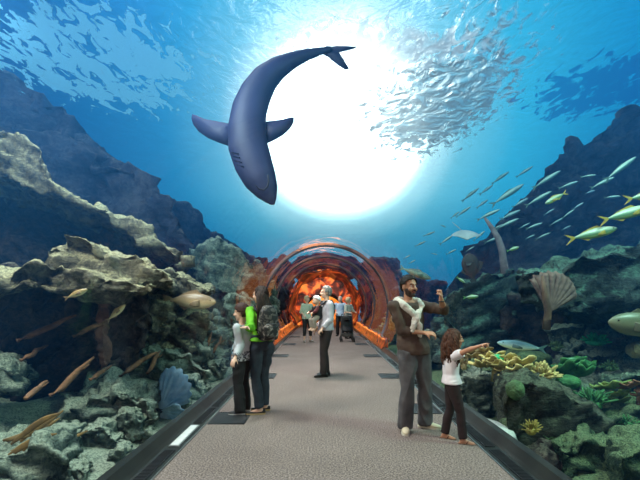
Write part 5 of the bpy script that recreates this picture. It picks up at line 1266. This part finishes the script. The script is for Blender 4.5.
def tentacles(name, label, px, py, d, w, h, m, n, seed, r=.05, cat='coral', curl=.5, mt=None):
    rnd = random.Random(seed); sc = d / F; t = thing(name, P(px, py + h * .4, d), label, cat)
    bm = bmesh.new(); add_ell(bm, (0, 0, 0), (w * .36 * sc, w * .36 * sc, h * .3 * sc)); obj('base', bm, m, t)
    bm = bmesh.new()
    for k in range(n):
        a = rnd.uniform(0, 6.28); e = rnd.uniform(.15, 1.45); dirv = V((math.cos(a) * math.cos(e), math.sin(a) * math.cos(e), math.sin(e)))
        p = V((dirv.x * w * .3 * sc, dirv.y * w * .3 * sc, dirv.z * h * .25 * sc)); L_ = h * sc * rnd.uniform(.45, .75); sw = V((rnd.uniform(-1, 1), rnd.uniform(-1, 1), rnd.uniform(-.6, .3))) * curl
        pts = [p + dirv * L_ * q + sw * L_ * q * q for q in (0, .3, .6, .85, 1)]
        add_tube(bm, pts, [w * r * sc * z for z in (1, .9, .8, .75, .4)], 7)
    o = obj('tentacles', bm, mt or m, t); o['kind'] = 'stuff'
plates('table_coral', 'tan table coral nearest the pointing hand', 479, 355, 7.0, 20, 13, TANC, 5, 1)
plates('table_coral', 'yellow brown table coral under the nose of the pale silver fish', 496, 366, 6.7, 32, 17, YEL, 8, 2)
plates('table_coral', 'yellow table coral at the middle of the reef row', 517, 373, 6.4, 32, 19, YEL, 8, 3)
tentacles('finger_coral', 'pale yellow finger coral right of the yellow table corals', 540, 370, 6.3, 30, 18, YEL, 60, 4, .055, curl=.25)
dome('mound_coral', 'small bright green coral lump among the yellow table corals', 498, 358, 6.5, 10, 7, BRT, 3, .1, 4)
dome('mound_coral', 'wide olive coral mound behind the yellow corals', 533, 359, 7.9, 34, 16, GRN2, 5, .05, 8)
plates('plate_coral', 'green leafy plate coral right of the yellow corals', 567, 375, 6.8, 36, 16, GRN, 7, 6, .5)
dome('mound_coral', 'smooth green dome coral under the leafy plate coral', 568, 382, 6.3, 22, 14, GRN, 7, .05, 10)
tentacles('sea_anemone', 'green sea anemone with long tentacles beside the slab boulder', 592, 397, 6.0, 25, 20, GRN, 54, 8, .05, 'anemone')
plates('plate_coral', 'yellow green ridged coral right of the anemone', 617, 396, 6.1, 32, 22, coral_mat('coral_lime', (150, 168, 90), (84, 108, 60)), 6, 9)
plates('plate_coral', 'rust brown coral at the right edge beside the ridged coral', 640, 391, 5.8, 26, 20, ORC, 5, 10)
dome('brain_coral', 'round tan brain coral at the right edge under the big fish', 637, 350, 6.9, 18, 16, TANC, 11, .09, 9)
tentacles('soft_coral', 'bright green soft coral on the dim rubble at the back', 596, 338, 7.8, 26, 11, BRT, 40, 12, .05, curl=.4)
dome('brain_coral', 'olive brain coral on the left end of the slab boulder', 515, 390, 5.05, 17, 19, GRN2, 13, .07, 9)
tentacles('bush_coral', 'small yellow bush coral low on the dark boulder', 531, 426, 4.7, 14, 13, coral_mat('coral_mustard', (190, 172, 84), (128, 116, 60)), 40, 14, .055, curl=.2)
for i, (px, py, d, w, h, mm_, lab) in enumerate([(464, 362, 7.6, 9, 12, TANC, 'thin tan coral tuft left of the pointing girl, low by the glass'), (556, 345, 8.2, 12, 9, GRN2, 'dim olive coral tuft behind the green parrot shaped fish'), (610, 365, 7.0, 16, 9, GRN2, 'olive coral tuft on the rubble below the soft coral'), (628, 420, 5.6, 14, 10, GRN, 'green coral tuft near the bottom right boulder'), (548, 436, 5.0, 9, 6, GRN2, 'little olive coral tuft at the foot of the slab boulder'), (392, 322, 15.0, 10, 12, TANC, 'tan coral tuft seen by the right kerb left of the man')]):
    tentacles('coral_tuft', lab, px, py, d, w, h, mm_, 34, 30 + i, .06, curl=.35)
# pale sea fan under the ledge
def fan(bm, h, ax, up, rad, a0, a1, ribs, bowl, nrm, wav=.05, edge=.05, NR=8, NA_=60, tap=.14):
    rows = []
    for i in range(NR + 1):
        q = .04 + .96 * i / NR; row = []
        for k in range(NA_ + 1):
            u = k / NA_; an = a0 + (a1 - a0) * u
            rr = rad * q * (1 + edge * math.sin(ribs * 2 * math.pi * u) * q) * (1 - tap + tap * math.sin(math.pi * u))
            off = bowl * rad * (q * q * .8 + (2 * u - 1) ** 2 * q * .5) + wav * rad * q * math.sin(ribs * 2 * math.pi * u)
            row.append(bm.verts.new(V(h) + V(ax) * rr * math.cos(an) + V(up) * rr * math.sin(an) + V(nrm) * off))
        rows.append(row)
    for i in range(NR):
        for k in range(NA_): bm.faces.new((rows[i][k], rows[i][k + 1], rows[i + 1][k + 1], rows[i + 1][k]))
h = P(548, 312, 6.1); t = thing('sea_fan', h, 'pale brown ribbed sea fan standing under the right ledge', 'sea fan')
bm = bmesh.new(); fan(bm, (0, 0, 0), (1, 0, 0), (0, 0, 1), 42 * 6.1 / F, R(22), R(112), 9, .18, (0, 1, 0), .045, .03)
o = obj('fan', bm, simple('fan_pale', (128, 104, 94), .85, (84, 66, 62), 14, bump=.5), t); md = o.modifiers.new('s', 'SOLIDIFY'); md.thickness = .02
bm = bmesh.new(); add_tube(bm, [(0, .05, -.25), (0, 0, 0), (-.06, -.03, .25), (-.10, -.03, .52)], [.06, .05, .04, .02], 10); obj('stalk', bm, simple('stalk_brown', (120, 92, 74), .9, (86, 66, 54)), t)
# sea whip rising through the silver school
o = tag(obj('sea_whip', (lambda b: (add_tube(b, [P(505, 275, 9.8), P(503.5, 262, 9.7), P(502, 250, 9.7), P(498, 238, 9.7), P(492, 228, 9.7), P(485, 218, 9.8)], [.10, .085, .08, .07, .055, .03], 10), b)[1])(bmesh.new()), simple('whip_pink_grey', (136, 122, 128), .9, (104, 92, 100), 8, bump=.5)), 'pinkish grey sea whip rising from the dark mound through the fish school', 'sea whip')
# blue giant clam on the left
CLAM = simple('clam_blue', (184, 222, 232), .5, (116, 172, 198), 9, bump=.3, bscale=30)
def clam(label, px, py, d, rad):
    t = thing('giant_clam', P(px, py, d), label, 'clam'); sc = d / F
    bm = bmesh.new(); fan(bm, (0, 0, 0), V((1, -.35, 0)).normalized(), (0, 0, 1), rad * sc, R(14), R(128), 9, .26, (.35, 1, 0), .022, .03, tap=.5)
    o = obj('upper_shell', bm, CLAM, t); md = o.modifiers.new('s', 'SOLIDIFY'); md.thickness = .025; md.offset = 1
    bm = bmesh.new(); fan(bm, (0, 0, 0), V((1, -.25, 0)).normalized(), V((0, -.35, 1)).normalized(), rad * .72 * sc, R(-88), R(30), 8, -.14, (0, 1, 0), .022, .03, tap=.3)
    o = obj('lower_shell', bm, CLAM, t); md = o.modifiers.new('s', 'SOLIDIFY'); md.thickness = .025; md.offset = 1
    bm = bmesh.new(); add_cap(bm, (-.06, .04, -.02), .05, (.10, .02, .03), .035); obj('hinge', bm, simple('clam_dark', (40, 62, 84), .6), t)
clam('large open blue giant clam shell beside the left kerb', 160, 411, 6.15, 44)
clam('small turquoise clam shell low by the glass behind the boy', 233, 358, 9.6, 15)
# stick shapes built for the orange-brown streaks in the left hollow
STICK = simple('streak_brown', (150, 104, 70), .9, (96, 68, 50), 12, bump=.6, bscale=25)
sticks = [(17, 341, 75, 315, 5.6, 'long brown streak slanting across the middle of the dark left hollow'), (52, 396, 93, 357, 5.0, 'thick brown streak leaning in front of the pale left boulder'), (25, 399, 47, 380, 4.6, 'short brown streak near the lump of rock at the left edge'), (22, 360, 47, 345, 5.4, 'thin brown streak under the long slanting one in the left hollow'),
          (75, 335, 106, 321, 5.7, 'thin streak ending behind the upright red rock rib'), (120, 377, 156, 351, 6.3, 'reddish streak lying on the pale grey boulder behind the clam'), (90, 380, 112, 366, 5.6, 'short streak at the foot of the upright red rib'), (148, 372, 161, 350, 6.6, 'upright pale streak above the blue clam'), (200, 360, 212, 332, 8.9, 'brown streak beside the teal boulder left of the boy'), (214, 352, 222, 336, 9.4, 'short rust coloured streak left of the boy close to the glass')]
for i, (x0, y0, x1, y1, d, lab) in enumerate(sticks):
    rnd = random.Random(i); bm = bmesh.new(); a, b_ = P(x0, y0, d), P(x1, y1, d + .5); L_ = (b_ - a).length
    pts = [a.lerp(b_, q) + V((rnd.uniform(-1, 1), 0, rnd.uniform(-1, 1))) * L_ * .03 for q in (-.02, .2, .4, .6, .8, 1)]
    add_tube(bm, pts, [.030 * L_ + .008, .045 * L_ + .008, .05 * L_ + .006, .045 * L_ + .006, .035 * L_ + .004, .012], 9)
    add_tube(bm, [pts[3], pts[3] + V((.10, .0, .03)) * L_, pts[3] + V((.2, .02, .12)) * L_], [.02 * L_, .015 * L_, .006], 7)
    tag(obj('brown_streak', bm, STICK), lab, 'stick')
# golden weed at the bottom left
WEED = simple('weed_golden', (158, 122, 66), .8, (102, 78, 46), 6, bump=.4)
t = thing('seaweed', P(28, 446, 4.3), 'golden brown seaweed fronds lying over the bottom left rocks', 'seaweed')
rnd = random.Random(9)
for k in range(16):
    a = P(-8 + rnd.uniform(-8, 30), 474 - rnd.uniform(0, 34), 4.2 + rnd.uniform(-.1, .2)); b_ = a + V((.30 + rnd.uniform(0, .28), rnd.uniform(.0, .4), .14 + rnd.uniform(.05, .2)))
    bm = bmesh.new(); rows = []
    for q in range(9):
        u = q / 8; c = a.lerp(b_, u) + V((0, 0, .05 * math.sin(u * 3 + k))) - P(28, 446, 4.3); w = .030 * math.sin(math.pi * (u * .85 + .1)) + .003
        n_ = V((-.5, .2, .8)); rows.append((c, n_.normalized() * w, V((0, 1, 0)) * .004))
    add_loft(bm, rows, 8); obj('frond', bm, WEED, t)
